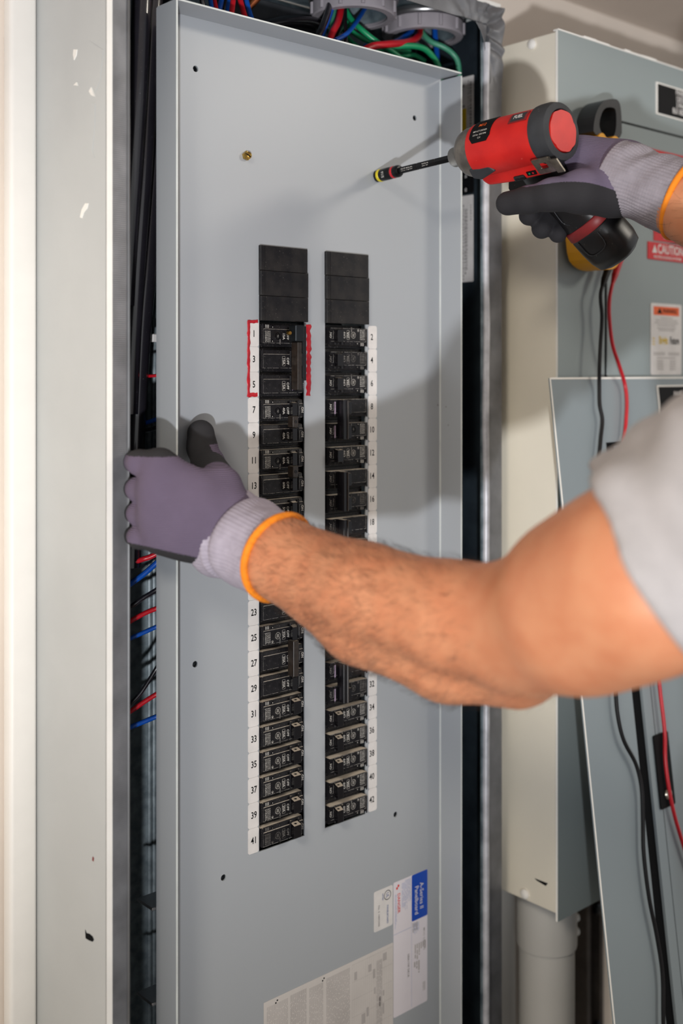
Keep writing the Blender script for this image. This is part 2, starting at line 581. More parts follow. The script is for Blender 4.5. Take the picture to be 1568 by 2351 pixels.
def chip(px, py, pts, m, name, lift=0.0003):
    """paint flake or bare spot on the outer side of the box, outline given in pixels about (px, py)"""
    q = []
    for dx, dy in pts:
        p = PX(px + dx, py + dy, BX0)
        q.append((p.y, p.z))
    return MB().prism(q, (BX0 - lift, 0, 0), EY, EZ, (lift - 0.00005, 0, 0)).build(name, m, box)


chip(205, 2148, [(-9, -14), (-6, -6), (1, -4), (8, 2), (11, 10), (8, 14), (0, 11), (-8, 6)], M_gap, 'bare_spot')
chip(214, 1972, [(-1, -6), (2, -2), (1, 6), (-2, 3)], M_redd, 'bare_spot')
chip(175, 122, [(-4, -8), (4, -8), (2, 6), (-3, 16), (-5, 4)], M_white, 'paint_flake', 0.0012)
chip(212, 210, [(-5, 0), (0, -9), (3, 2), (7, 12), (0, 9)], M_white, 'paint_flake', 0.0015)
chip(176, 193, [(-5, 3), (2, -4), (4, 4)], M_white, 'paint_flake', 0.0012)
chip(200, 165, [(-32, -55), (8, -70), (38, -50), (30, 20), (20, 45), (-10, 25), (-34, 20)], M_cream, 'peeled_patch', 0.0004)
chip(215, 300, [(-4, -65), (4, -62), (3, -10), (-2, 45), (2, 62), (-6, 60), (-8, 10)], M_cream, 'peeled_patch', 0.0005)
chip(193, 485, [(-8, 14), (-4, -4), (4, -18), (11, -18), (8, -6), (0, 4), (-4, 16)], M_white, 'paint_flake', 0.0008)

# ------------------------------------------------------------------ conduits and bushings at the top of the box
bname = ['round grey plastic conduit bushing nearer the wire bundle', 'round grey plastic conduit bushing near the taped corner']
for i, (x, y) in enumerate(RING):
    c = tag(empty('conduit', (x, y, BZ1 + 0.002)), ['galvanised conduit rising above the bushing nearer the wire bundle',
            'galvanised conduit rising above the bushing by the taped corner'][i], 'conduit', 'conduits above the open panel')
    zt = CEIL - BZ1 - 0.0025
    MB().lathe([(0.0385, -0.0255), (0.0385, zt), (0.0368, zt), (0.0368, -0.0255)], 40, closed=True).build('pipe', M_galv, c, True)
    MB().lathe([(0.037, 0.0005), (0.046, 0.0005), (0.046, 0.006), (0.037, 0.006)], 8, closed=True).build('locknut', M_zinc, c)
    b = tag(empty('conduit_bushing', (x, y, 0.402)), bname[i], 'bushing', 'bushings at the top of the open panel')
    MB().lathe([(0.0385, 0.0), (0.0462, 0.0), (0.0478, 0.0016), (0.0478, 0.0165), (0.0462, 0.018), (0.0395, 0.018),
                (0.0395, 0.004), (0.0385, 0.0025), (0.0380, 0.0008)], 56, closed=True).build('ring', M_bush, b, True)
    rb = MB().tube([(0, 0, 0.0025), (0, 0, 0.0155)], [0.0024, 0.0024], 10, 1).data('rib', M_bush, True, 50)
    for k in range(12):
        a = 2 * math.pi * (k + 0.3 * i) / 12
        r = link('rib', rb, b)
        r.location = (0.0479 * math.cos(a), 0.0479 * math.sin(a), 0)
    MB().lathe([(0.040, 0.0182), (0.0505, 0.0182), (0.0515, 0.020), (0.0515, 0.0235), (0.0495, 0.0262), (0.040, 0.0262)], 40, closed=True).build('locknut', M_zinc, b, True)

# ------------------------------------------------------------------ dead front cover
TX0, TX1, TZ1, TZ0, TYF = PY(361, 900, 0).x, PY(1012, 900, 0).x, 0.3415, -0.93, -0.0315
cover = tag(empty('dead_front_cover'), 'grey steel inner panel cover with two breaker slots', 'panel cover')
LX0, LX1 = PY(595, 900, 0).x, PY(699.5, 900, 0).x
QX0, QX1 = PY(746, 900, 0).x, PY(839.5, 900, 0).x
ZR0, PITCH = 0.0385, 0.0254
CZ1, CZ0 = ZR0 + PITCH * 3.5, ZR0 - PITCH * 20.5 - 0.0006
holes_px = [(449, 158, 6.5), (952, 271, 5.5), (448, 1525, 6.5), (513, 2015, 7), (908, 1870, 6)]
hol = []
for x, y, r in holes_px:
    p = PY(x, y, 0)
    hol.append((p.x, p.z, 0.0031))
p = PY(865, 405, 0)
TIP = Vector((p.x, 0, p.z))
v, f = sheet(rect(TX0, TX1, TZ0, TZ1), [rect(LX0, LX1, CZ0, CZ1), rect(QX0, QX1, CZ0, CZ1)] + [circle(*h) for h in hol], 0.0016)
MB().add([(a, c, b) for a, b, c in v], [q[::-1] for q in f]).build('face_plate', M_panel, cover)
MB().box(TX0, TX0 + 0.0014, TYF, -0.0001, TZ0, TZ1 + 0.0008).build('flange', M_panel, cover)
MB().box(TX1 - 0.0014, TX1, TYF - 0.001, -0.0001, TZ0, TZ1 - 0.0025).build('flange', M_panel, cover)
MB().box(TX0 + 0.0016, TX1 - 0.0006, TYF - 0.001, -0.0001, TZ1 - 0.0006, TZ1 + 0.0008).build('flange', M_panel, cover)
MB().box(TX0 + 0.0016, TX1 - 0.0016, TYF, -0.0001, TZ0, TZ0 + 0.0014).build('flange', M_panel, cover)
MB().box(TX0 - 0.0001, TX0 + 0.0015, TYF - 0.0007, TYF - 0.0001, TZ0, TZ1).build('bare_edge', M_pedge, cover)
MB().box(TX1 - 0.0015, TX1 + 0.0001, TYF - 0.0016, TYF - 0.0011, TZ0, TZ1 - 0.003).build('bare_edge', M_pedge, cover)
MB().box(TX0 + 0.002, TX1 - 0.001, TYF - 0.0016, TYF - 0.0011, TZ1 - 0.0006, TZ1 + 0.0009).build('bare_edge', M_pedge, cover)
MB().tube([(TX1 - 0.0016, -0.0006, TZ0), (TX1 - 0.0016, -0.0006, TZ1 - 0.003)], 0.0009, 8).build('bend_highlight', M_pedge, cover, True)  # pale strip standing in for the highlight along the folded corner
for i, (x, z, r) in enumerate(hol):
    MB().lathe([(0.0029, 0.002), (0.0029, 0.006), (0.0022, 0.006), (0.0022, 0.002)] if i < 2 else
               [(0.0028, 0.0012), (0.0028, 0.006), (0.0001, 0.006), (0.0001, 0.0026), (0.0016, 0.0022), (0.002, 0.0008)], 16,
               (x, 0, z), (0, 1, 0), closed=True).build('screw_socket', M_dscrew, cover, True)

for px, py, r_ in ((1005, 930, 0.0010), (1029, 976, 0.0007), (1024, 934, 0.0008)):
    if px < 1011:
        q = PY(px, py, 0)
        MB().lathe([(r_, 0.0), (r_ * 0.7, 0.0003)], 7, (q.x, -0.00002, q.z), (0, -1, 0)).build('rust_spot', M_strut, cover)
    else:
        q = PX(px, py, TX1 - 0.0014)
        MB().lathe([(r_, 0.0), (r_ * 0.7, 0.0003)], 7, (TX1 - 0.00142, q.y, q.z), (-1, 0, 0)).build('rust_spot', M_strut, cover)

# brass slotted screw
p = PY(564, 358, 0)
sc = tag(empty('cover_screw', (p.x, 0, p.z)), 'brass slotted hex head screw in the upper panel cover', 'screw')
mb = MB()
mb.lathe([(0.0046, -0.0001), (0.0048, -0.003), (0.0040, -0.0042)], 6, (0, 0, 0), (0, 1, 0))
mb.build('head', M_brass, sc)
MB().lathe([(0.0036, -0.0052), (0.0036, -0.0043), (0.0001, -0.0043), (0.0001, -0.0046), (0.003, -0.0048)], 20, (0, 0, 0), (0, 1, 0), closed=True).build('rim', M_brass, sc, True)
m = MB()
m.M = Matrix.Rotation(math.radians(25), 4, 'Y')
m.box(-0.0036, 0.0036, -0.0049, -0.0042, -0.0005, 0.0005).build('slot', M_gap, sc)

# ---- number strips
def num_strip(nums, x0, x1, right):
    a = MB()
    st = empty('number_strip')
    st.parent = cover
    g = MB()
    cell = []
    for n in nums:
        i = (n - 1) // 2
        z = ZR0 - PITCH * i
        c = 0.0016
        h = PITCH / 2 - 0.0001
        w = MB().prism([(x0 + c, z - h), (x1 - c, z - h), (x1, z - h + c), (x1, z + h - c), (x1 - c, z + h), (x0 + c, z + h),
                        (x0, z + h - c), (x0, z - h + c)], (0, -0.0001, 0), EX, EZ, (0, -0.0004, 0))
        w.build('number_cell', M_label, st)
        MB().text(str(n), 0.0094, ((x0 + x1) / 2 + (0.0005 if not right else -0.0012), -0.0006, z), EX, EZ, 0.80, 0.014).build('digits', M_ink, st)
    return st


NX0, NX1 = PY(569, 900, 0).x, PY(593.5, 900, 0).x
NR0, NR1 = PY(845, 900, 0).x, PY(864.5, 900, 0).x
for a in ((1, 9), (11, 23), (25, 37), (39, 41)):
    num_strip(range(a[0], a[1] + 1, 2), NX0, NX1, False)
for a in ((2, 14), (16, 24), (26, 38), (40, 42)):
    num_strip(range(a[0], a[1] + 1, 2), NR0, NR1, True)


def marker(pts, wid, name='red_marker_line', y=-0.0008, amp=0.25, parent=None):
    """brushed line along pts (x, z)"""
    vs, fs = [], []
    P2 = []
    for (a, b), (c, d) in zip(pts, pts[1:]):
        n = max(2, int(math.hypot(c - a, d - b) / 0.0012))
        P2 += [(a + (c - a) * k / n, b + (d - b) * k / n) for k in range(n)]
    P2.append(pts[-1])
    n = len(P2)
    for i, (a, b) in enumerate(P2):
        q, r = P2[max(i - 1, 0)], P2[min(i + 1, n - 1)]
        t = Vector((r[0] - q[0], r[1] - q[1])).normalized()
        nx, nz = -t.y, t.x
        w1 = wid * (0.5 + amp * noise.noise(Vector((b * 220, a * 220, 1.0))))
        w2 = wid * (0.5 + amp * noise.noise(Vector((b * 220, a * 220, 9.0))))
        h = 0.0002 + 0.0004 * abs(noise.noise(Vector((b * 300, 2, a * 300))))
        vs += [(a + nx * w1, y + 0.0002, b + nz * w1), (a + nx * w1 * .7, y - h, b + nz * w1 * .7),
               (a - nx * w2 * .7, y - h, b - nz * w2 * .7), (a - nx * w2, y + 0.0002, b - nz * w2)]
    for i in range(n - 1):
        for k in range(4):
            fs.append((i * 4 + k, i * 4 + (k + 1) % 4, i * 4 + 4 + (k + 1) % 4, i * 4 + 4 + k))
    fs += [(0, 1, 2, 3), tuple(range(n * 4 - 1, n * 4 - 5, -1))]
    return MB().add(vs, fs).build(name, M_marker, parent or cover, True)


zt, zb = ZR0 + 0.0125, ZR0 - 2 * PITCH - 0.0120
marker([(NX1 - 0.0015, zt + 0.0002), (NX0 - 0.0008, zt - 0.0004)], 0.0034)
marker([(NX0 + 0.0005, zt), (NX0 + 0.0004, zb)], 0.0036)
marker([(NX0, zb + 0.0015), (NX1 - 0.002, zb + 0.0022)], 0.0044)
mx = PY(708, 800, 0).x
marker([(mx - 0.0004, zt - 0.001), (mx + 0.0008, zt - 0.02), (mx, zt - 0.045), (mx + 0.0004, zb + 0.012), (mx - 0.0004, zb)], 0.0062, y=-0.0002, amp=0.35)

# ---- stickers on the cover
def zrow(y0, px, py):
    return PY(px, py, 0)


DOWN = Vector((0, 0, -1))


def vtext(mb, s, size, x, z, y, sx=0.9, bold=0.0, anchor='c'):
    """text reading downwards"""
    vs, fs = glyphs(s, bold)
    if anchor == 't':
        z = z + min(q[0] for q in vs) * size * sx
    mb.text(s, size, (x, y, z), DOWN, EX, sx, bold)


a, b = PY(858, 2050, 0), PY(901, 2034, 0)
c = PY(860, 2140, 0)
ux0, ux1, uz1, uz0 = a.x, b.x, PY(858, 2049, 0).z, PY(862, 2140, 0).z
st = MB().prism(rrect(ux0, ux1, uz0, uz1, 0.002), (0, -0.0001, 0), EX, EZ, (0, -0.0003, 0)).build('listing_sticker', M_label, cover)
m = MB()
cxu, czu = ux0 + (ux1 - ux0) * 0.72, uz1 - (uz1 - uz0) * 0.2
yk = -0.00045
v, f = sheet(circle(cxu, czu, 0.0054, 28), [circle(cxu, czu, 0.0046, 28)], 0.00001)
m.add([(p[0], yk, p[1]) for p in v], f)
vtext(m, 'UL', 0.006, cxu, czu, yk, 0.8, 0.01)
vtext(m, 'LISTED', 0.0028, cxu - 0.0072, czu, yk, 0.9, 0.02)
vtext(m, 'PANELBOARD', 0.0034, cxu, uz1 - (uz1 - uz0) * 0.68, yk, 0.95, 0.02)
m.build('print', M_inkb, st)
m = MB()
vtext(m, 'No. E 10892905', 0.0034, ux0 + (ux1 - ux0) * 0.26, (uz0 + uz1) / 2 - 0.006, yk, 1.05, 0.02)
m.build('print', M_inkg, st)

bx0, bx1 = PY(903, 2100, 0).x, PY(980.5, 2100, 0).x
bz1, bz0 = PY(980, 1995, 0).z, PY(980, 2297, 0).z
st = MB().prism(rrect(bx0, bx1, bz0, bz1, 0.002), (0, -0.0001, 0), EX, EZ, (0, -0.0003, 0)).build('rating_sticker', M_label2, cover)
bw, bh = bx1 - bx0, bz1 - bz0
zmid = PY(980, 2100, 0).z
xm = bx0 + bw * 0.53
MB().prism(rrect(xm, bx1, zmid, bz1, 0.0018), (0, -0.00042, 0), EX, EZ, (0, -0.0001, 0)).build('blue_field', M_blue, st)
m = MB()
vtext(m, 'A-Series II', 0.0085, xm + (bx1 - xm) * 0.62, (zmid + bz1) / 2 - 0.001, -0.0006, 0.85, 0.005)
vtext(m, 'Panelboard', 0.0085, xm + (bx1 - xm) * 0.30, (zmid + bz1) / 2 - 0.004, -0.0006, 0.85, 0.005)
m.build('print', M_label, st)
m = MB()
vtext(m, 'DANGER', 0.0058, bx0 + bw * 0.15, bz1 - 0.014, -0.00045, 0.95, 0.02, 't')
m.prism(circle(bx0 + bw * 0.10, bz1 - 0.0075, 0.0016, 6), (0, -0.00041, 0), EX, EZ, (0, -0.00005, 0))
m.prism(circle(bx0 + bw * 0.14, bz1 - 0.0052, 0.0016, 6), (0, -0.00041, 0), EX, EZ, (0, -0.00005, 0))
m.build('print', M_red_ink, st)
rnd = random.Random(3)


def lines(mb, x0, x1, z0, z1, pitch, y, thick=0.45, ragged=0.4, gap=0.0):
    """columns of fine print running downwards, drawn as broken strokes"""
    x = x0
    while x < x1:
        z = z1
        zend = z0 + (z1 - z0) * rnd.random() * ragged
        while z > zend:
            l = rnd.uniform(0.003, 0.012)
            zz = max(z - l, zend)
            mb.flat([(x, zz), (x + pitch * thick, zz), (x + pitch * thick, z), (x, z)], (0, y, 0), EX, EZ)
            z = zz - rnd.uniform(0.0006, 0.0014)
        x += pitch
    return mb


m = MB()
lines(m, bx0 + bw * 0.04, bx0 + bw * 0.10, zmid - 0.004, bz1 - 0.014, 0.0011, -0.00045)
lines(m, bx0 + bw * 0.24, bx0 + bw * 0.33, zmid + 0.004, bz1 - 0.004, 0.0014, -0.00045)
lines(m, bx0 + bw * 0.34, bx0 + bw * 0.50, zmid + 0.016, bz1 - 0.002, 0.0012, -0.00045)
m.flat(rect(bx0, xm, zmid - 0.0060, zmid - 0.0055), (0, -0.00045, 0), EX, EZ)
m.flat(rect(xm - 0.0004, xm, bz0 + 0.002, zmid), (0, -0.00045, 0), EX, EZ)
lines(m, bx0 + bw * 0.58, bx0 + bw * 0.74, zmid - 0.016, zmid - 0.003, 0.0012, -0.00045)
m.build('print', M_inkp, st)
m = MB()
vtext(m, 'MOD DESIGN', 0.0042, bx0 + bw * 0.90, zmid - 0.013, -0.00045, 1.0, 0.01, 't')
lines(m, bx0 + bw * 0.62, bx0 + bw * 0.92, bz0 + bh * 0.34, bz0 + bh * 0.47, 0.0032, -0.00045, 0.6, 0.7)
lines(m, bx0 + bw * 0.56, bx0 + bw * 0.72, bz0 + bh * 0.54, bz0 + bh * 0.64, 0.003, -0.00045, 0.4, 0.5)
lines(m, bx0 + bw * 0.60, bx0 + bw * 0.78, bz0 + bh * 0.20, bz0 + bh * 0.34, 0.0034, -0.00045, 0.6, 0.8)
lines(m, bx0 + bw * 0.86, bx0 + bw * 0.92, bz0 + bh * 0.08, bz0 + bh * 0.16, 0.0016, -0.00045, 0.5, 0.2)
m.build('print', M_inkl, st)
m = MB()
vtext(m, '100A11W DK1A', 0.004, bx0 + bw * 0.43, bz0 + bh * 0.34, -0.00045, 0.95, 0.03)
m.build('print', M_inkg, st)

dx0, dx1 = PY(605, 2300, 0).x, PY(902, 2170, 0).x
dz1 = PY(605, 2303, 0).z
dz0 = dz1 - 0.19
st = MB().prism(rrect(dx0, dx1, dz0, dz1, 0.0008), (0, -0.0001, 0), EX, EZ, (0, -0.0003, 0)).build('directory_sticker', M_direct, cover)
m = MB()
dw = dx1 - dx0
lines(m, dx0 + 0.004, dx0 + dw * 0.17, dz0 + 0.01, dz1 - 0.006, 0.0014, -0.00045, 0.4, 0.2)
lines(m, dx0 + dw * 0.19, dx0 + dw * 0.31, dz0 + 0.01, dz1 - 0.005, 0.0013, -0.00045, 0.5, 0.3)
lines(m, dx0 + dw * 0.33, dx0 + dw * 0.43, dz0 + 0.01, dz1 - 0.007, 0.0014, -0.00045, 0.45, 0.4)
lines(m, dx0 + dw * 0.46, dx0 + dw * 0.64, dz0 + 0.01, dz1 - 0.005, 0.0013, -0.00045, 0.5, 0.4)
lines(m, dx0 + dw * 0.86, dx0 + dw * 0.90, dz0 + 0.01, dz1 - 0.012, 0.0018, -0.00045, 0.6, 0.2)
m.build('print', M_inkl, st)
m = MB()
for k in range(22):
    x = dx0 + dw * (0.66 + 0.33 * k / 21)
    m.flat(rect(x, x + 0.00022, dz0 + 0.004, dz1 - 0.004), (0, -0.00046, 0), EX, EZ)
for k in range(10):
    z = dz1 - 0.004 - 0.019 * k
    m.flat(rect(dx0 + dw * 0.66, dx0 + dw * 0.99, z, z + 0.00025), (0, -0.00046, 0), EX, EZ)
for k in range(26):
    x, z = dx0 + dw * rnd.uniform(0.67, 0.95), dz1 - rnd.uniform(0.01, 0.16)
    m.flat(rect(x, x + rnd.uniform(0.002, 0.006), z, z + rnd.uniform(0.004, 0.012)), (0, -0.00045, 0), EX, EZ)
m.build('print', M_inkl, st)
m = MB()
for fx_, in ((0.08,), (0.425,)):
    x = dx0 + dw * fx_
    for q in ((0, 0), (0.002, 0.002)):
        m.flat(rect(x + q[0], x + q[0] + 0.0018, dz1 - 0.0062 + q[1], dz1 - 0.0047 + q[1]), (0, -0.00047, 0), EX, EZ)
vtext(m, 'IMPORTANT', 0.0034, dx0 + dw * 0.165, dz1 - 0.05, -0.00047, 1.0, 0.0)
m.build('print', M_ink, st)

# ------------------------------------------------------------------ circuit breakers
BW = LX1 - LX0 - 0.0012


def pole_case_data():
    m = MB()
    m.box(0, BW, 0.0062, 0.055, -0.0124, 0.0124)
    z1, z0 = 0.0100, -0.0088
    prof = [(0.0061, z0), (-0.0026, z0), (-0.0032, z0 + 0.0006), (-0.0032, 0.0052), (-0.0024, 0.0056), (-0.0016, z1 - 0.0006), (-0.001, z1), (0.0061, z1)]
    m.prism(prof, (0.0006, 0, 0), EY, EZ, (BW - 0.0052, 0, 0))
    # step beside the lettering and the frame around the toggle
    m.box(BW * 0.615, BW * 0.655, -0.0046, -0.0030, -0.0075, 0.0092, 0.0003, 1)
    m.box(BW * 0.80, BW * 0.825, -0.0046, -0.0030, -0.0075, 0.0092, 0.0003, 1)
    m.box(0.0005, BW * 0.03, -0.0038, -0.0030, -0.0086, 0.0105)
    return m.data('pole_case', M_black)


def worn_edges_data():
    """rubbed bright lines along the moulded edges"""
    m = MB()
    y = -0.00335
    def ln(x0, x1, z, t=0.00022):
        x = x0
        while x < x1:
            l = rnd.uniform(0.002, 0.012)
            m.box(x, min(x + l, x1), y, y + 0.0002, z - t / 2, z + t / 2)
            x += l + rnd.uniform(0.0003, 0.003)
    ln(0.001, BW * 0.90, 0.0054)
    ln(0.001, BW * 0.90, -0.0086)
    ln(BW * 0.84, BW * 0.91, 0.0028, 0.00018)
    for x, a, b in ((BW * 0.035, -0.0085, 0.005), (BW * 0.84, -0.006, 0.003)):
        m.box(x, x + 0.0002, y, y + 0.0002, a, b)
    return m.data('worn_edge', M_edge)


CASE = pole_case_data()
WORN = [worn_edges_data() for _ in range(3)]


def toggle_data(b0, b1, t0, t1, h, out):
    """lever from base b0..b1 leaning to tip t0..t1 (fractions of the breaker length)"""
    m = MB()
    y0, y1 = -0.003, -0.003 - out
    vs = []
    for z, k in ((-h, 0.0), (h, 0.0)):
        vs += [(BW * b0, y0, z), (BW * b1, y0, z), (BW * t1, y1, z * 0.94), (BW * t0, y1, z * 0.94)]
    m.add(vs, [(0, 1, 2, 3), (7, 6, 5, 4), (0, 4, 5, 1), (1, 5, 6, 2), (2, 6, 7, 3), (3, 7, 4, 0)])
    bm = bmesh.new()
    me = m.data('toggle', M_toggle)
    bm.from_mesh(me)
    bmesh.ops.recalc_face_normals(bm, faces=bm.faces[:])
    bmesh.ops.bevel(bm, geom=bm.edges[:], offset=0.0004, segments=1, affect='EDGES')
    bm.to_mesh(me)
    bm.free()
    return me


T_ON = toggle_data(0.625, 0.755, 0.545, 0.655, 0.0070, 0.0105)
T_IN = toggle_data(0.635, 0.80, 0.585, 0.755, 0.0068, 0.0100)
T_LK = toggle_data(0.70, 0.85, 0.66, 0.80, 0.0068, 0.0095)
T_R = toggle_data(0.66, 0.82, 0.74, 0.88, 0.0068, 0.0100)
HOLE = MB().lathe([(0.0001, 0.0069), (0.0013, 0.0069), (0.0013, 0.0071), (0.0001, 0.0071)], 10, (0, -0.0085, 0), (0, 0, 1), closed=True).data('tie_hole', M_gap)
PT = {}


def prints(amp, ge, faint):
    """lettering of one pole"""
    k = (amp, ge, faint)
    if k not in PT:
        m = MB()
        y = -0.00345

        def tx(s, size, fx_, z, sx=1.0, bold=0.01):
            m.text(s, size, (BW * fx_, y, z), DOWN, EX, sx, bold)
        zc = -0.0016
        tx('OFF', 0.0044, 0.575, zc, 0.95)
        tx('ON', 0.0042, 0.905, -0.001, 0.9)
        w, hh = 0.0021, 0.0050
        o = rrect(BW * 0.485 - w, BW * 0.485 + w, zc - hh, zc + hh, 0.0010, 3)
        i = rrect(BW * 0.485 - w + 0.0003, BW * 0.485 + w - 0.0003, zc - hh + 0.0003, zc + hh - 0.0003, 0.0007, 3)
        v, f = sheet(o, [i], 0.00001)
        m.add([(p[0], y, p[1]) for p in v], f)
        tx(amp, 0.0045, 0.485, zc, 0.9, 0.02)
        v, f = sheet(circle(BW * 0.575, 0.0072, 0.0010, 10), [circle(BW * 0.575, 0.0072, 0.00075, 10)], 0.00001)
        m.add([(p[0], -0.0032, p[1]) for p in v], f)
        if ge:
            cx, r = BW * 0.355, 0.0035
            v, f = sheet(circle(cx, zc, r, 22), [circle(cx, zc, r - 0.00045, 22)], 0.00001)
            m.add([(p[0], y, p[1]) for p in v], f)
            for ax_, az, rr in ((0.0009, 0.0009, 0.00095), (-0.0009, 0.0010, 0.00085), (0.0010, -0.0010, 0.00085), (-0.0009, -0.0009, 0.00095)):
                v, f = sheet(circle(cx + ax_, zc + az, rr, 10), [circle(cx + ax_, zc + az, rr - 0.00032, 10)], 0.00001)
                m.add([(p[0], y, p[1]) for p in v], f)
            tx('GE', 0.0026, 0.355, zc, 0.9, 0.0)
            tx('MOD.C', 0.0016, 0.40, -0.0074, 1.0, 0.0)
            for kx in (0.075, 0.10, 0.125, 0.15, 0.175):
                z = 0.0035
                while z > -0.0075:
                    l = rnd.uniform(0.0006, 0.002)
                    m.flat(rect(BW * kx, BW * kx + 0.00055, max(z - l, -0.0078), z), (0, y, 0), EX, EZ)
                    z -= l + 0.0005
            for kx in (0.09, 0.12, 0.15):
                m.flat(rect(BW * kx, BW * kx + 0.0006, 0.0064, 0.0098), (0, -0.0028, 0), EX, EZ)
            for (qx, qz, yy) in ((0.245, 0.0078, -0.0030), (0.235, -0.0066, y)):
                v, f = sheet(circle(BW * qx, qz, 0.0013, 12), [circle(BW * qx, qz, 0.0009, 12)], 0.00001)
                m.add([(p[0], yy, p[1]) for p in v], f)
                m.flat(rect(BW * qx - 0.0004, BW * qx + 0.0004, qz - 0.0012, qz + 0.0002), (0, yy, 0), EX, EZ)
        PT[k] = m.data('print', M_print2 if faint else M_print)
    return PT[k]


def breaker(first, n, amp, style, label, faint=False, ge=None, off=False):
    """first: lowest circuit number; n poles"""
    right = first % 2 == 0
    i = (first - 1) // 2
    root = empty('circuit_breaker', (QX1 - 0.0006 if right else LX0 + 0.0006, 0, ZR0 - PITCH * i))
    tag(root, label, 'circuit breaker', 'breakers in the second column' if right else 'breakers in the first column')
    if ge is None:
        ge = n - 1 if right else 0
    rot = math.pi if right else 0
    for k in range(n):
        z = -PITCH * k
        c = link('pole_case', CASE, root)
        c.location = (0, 0, z)
        c.rotation_euler = (0, rot, 0)
        link('worn_edge', WORN[(i + k) % 3], c)
        link('print', prints(amp, k == ge, faint), c)
        td = {'tie': T_ON, 'bar': T_ON, 'in': T_IN, 'single': T_R, 'lock': T_LK, 'long': T_ON}[style]
        tg = link('toggle', td, root)
        tg.location = (0, 0, z)
        tg.rotation_euler = (0, rot, 0)
        if style in ('in', 'single'):
            h = MB().lathe([(0.0001, 0.0069), (0.0014, 0.0069), (0.0014, 0.0071), (0.0001, 0.0071)], 10,
                           ((BW * 0.68 if style == 'in' else BW * 0.80) * (-1 if right else 1), -0.0085, 0), (0, 0, 1), closed=True).build('tie_hole', M_gap, tg)
            h.parent = root
            h.location = (0, 0, z)
        if style == 'lock' or first in (8, 30):
            w = MB().box(BW * 0.63, BW * 0.69, -0.0038, -0.0031, -0.006, 0.006)
            if style == 'bar':
                w = MB().box(BW * 0.815, BW * 0.84, -0.0052, -0.0047, -0.0065, 0.0065)
            w.build('flag_window', M_pink, c)
    s = -1 if right else 1

    def bx(x0, x1, y0, y1, z0, z1, name, m, bev=0.0004):
        a, b = sorted((s * x0, s * x1))
        return MB().box(a, b, y0, y1, z0, z1, bev, 1).build(name, m, root)
    if style == 'tie':
        for k in range(n - 1):
            z = -PITCH * (k + 0.5)
            tb = bx(BW * 0.545, BW * 0.665, -0.0142, -0.0055, z - 0.0056, z + 0.0056, 'handle_tie', M_tie)
            v, f = sheet(circle(0, 0, 0.0015, 14), [circle(0, 0, 0.0009, 14)], 0.0003)
            MB().add([(s * BW * 0.605 + p[0], -0.0143 - p[2], z + p[1]) for p in v], [q[::-1] for q in f]).build('rivet', M_dscrew, tb)
    if style == 'long':
        tb = bx(BW * 0.545, BW * 0.665, -0.0150, -0.0055, -PITCH * (n - 1) + 0.0073, -0.0073, 'handle_tie', M_tie)
    if style == 'bar':
        bx(BW * 0.655, BW * 0.765, -0.0150, -0.0040, -PITCH * (n - 1) - 0.0078, 0.0085, 'handle_tie', M_toggle)
        bx(BW * 0.655, BW * 0.69, -0.0163, -0.0142, -PITCH * (n - 1) - 0.0078, 0.0080, 'tie_rib', M_tie)
    if style == 'lock':
        bx(BW * 0.64, BW * 0.735, -0.0150, -0.0045, -PITCH * (n - 1) - 0.0085 + 0.003, -0.0075, 'handle_tie', M_tie)
        bx(BW * 0.81, BW * 0.895, -0.0110, -0.0045, -PITCH * (n - 1) + 0.004, 0.009, 'tie_rib', M_toggle)
        lk = bx(BW * 0.56, BW * 0.75, -0.0175, -0.0055, -0.0070, 0.0098, 'lockout_clip', M_dscrew, 0.0008)
        MB().lathe([(0.0016, -0.0225), (0.0022, -0.0215), (0.0022, -0.0176)], 14, (BW * 0.56, 0.0065, 0.0015), (0.25, 1, 0)).build('lockout_screw', M_brass, lk, True)
    return root


NW = {2: 'two', 4: 'four', 6: 'six', 12: 'twelve', 31: 'thirty-one', 33: 'thirty-three', 35: 'thirty-five', 37: 'thirty-seven',
      39: 'thirty-nine', 41: 'forty-one', 34: 'thirty-four', 36: 'thirty-six', 38: 'thirty-eight', 40: 'forty', 42: 'forty-two'}
breaker(1, 3, '15A', 'lock', 'three-pole breaker with a brass screwed lockout clip inside the red marker lines', ge=0)
breaker(7, 2, '40A', 'tie', 'two-pole forty amp breaker just below the red marked one')
breaker(11, 2, '60A', 'tie', 'two-pole sixty amp breaker beside numbers eleven and thirteen')
breaker(15, 2, '50A', 'tie', 'two-pole fifty amp breaker half hidden by the glove cuff')
breaker(19, 3, '30A', 'long', 'breaker mostly behind the bare forearm beside number twenty-three')
breaker(25, 3, '30A', 'long', 'three-pole thirty amp breaker with a long handle tie below the forearm')
for n in (31, 33, 35, 37, 39, 41):
    breaker(n, 1, '20A', 'in', 'single twenty amp breaker beside the number ' + NW[n], faint=(n == 41))
for n in (2, 4, 6):
    breaker(n, 1, '20A', 'single', 'single twenty amp breaker beside the number ' + NW[n], faint=(n == 4))
breaker(8, 2, '70A', 'bar', 'two-pole seventy amp breaker beside numbers eight and ten', ge=1)
breaker(12, 1, '20A', 'single', 'single twenty amp breaker beside the number twelve')
breaker(14, 2, '30A', 'bar', 'two-pole breaker with black tie bar beside fourteen and sixteen', faint=True)
breaker(18, 2, '30A', 'bar', 'two-pole breaker at number eighteen touching the top of the forearm', faint=True)
for a, n in ((22, 2), (26, 2)):
    breaker(a, n, '30A', 'bar', ['two-pole breaker wholly behind the forearm', 'two-pole breaker peeping out under the forearm above number thirty'][a == 26], faint=True)
breaker(30, 2, '20A', 'bar', 'two-pole breaker with black tie bar ending at number thirty-two', faint=True)
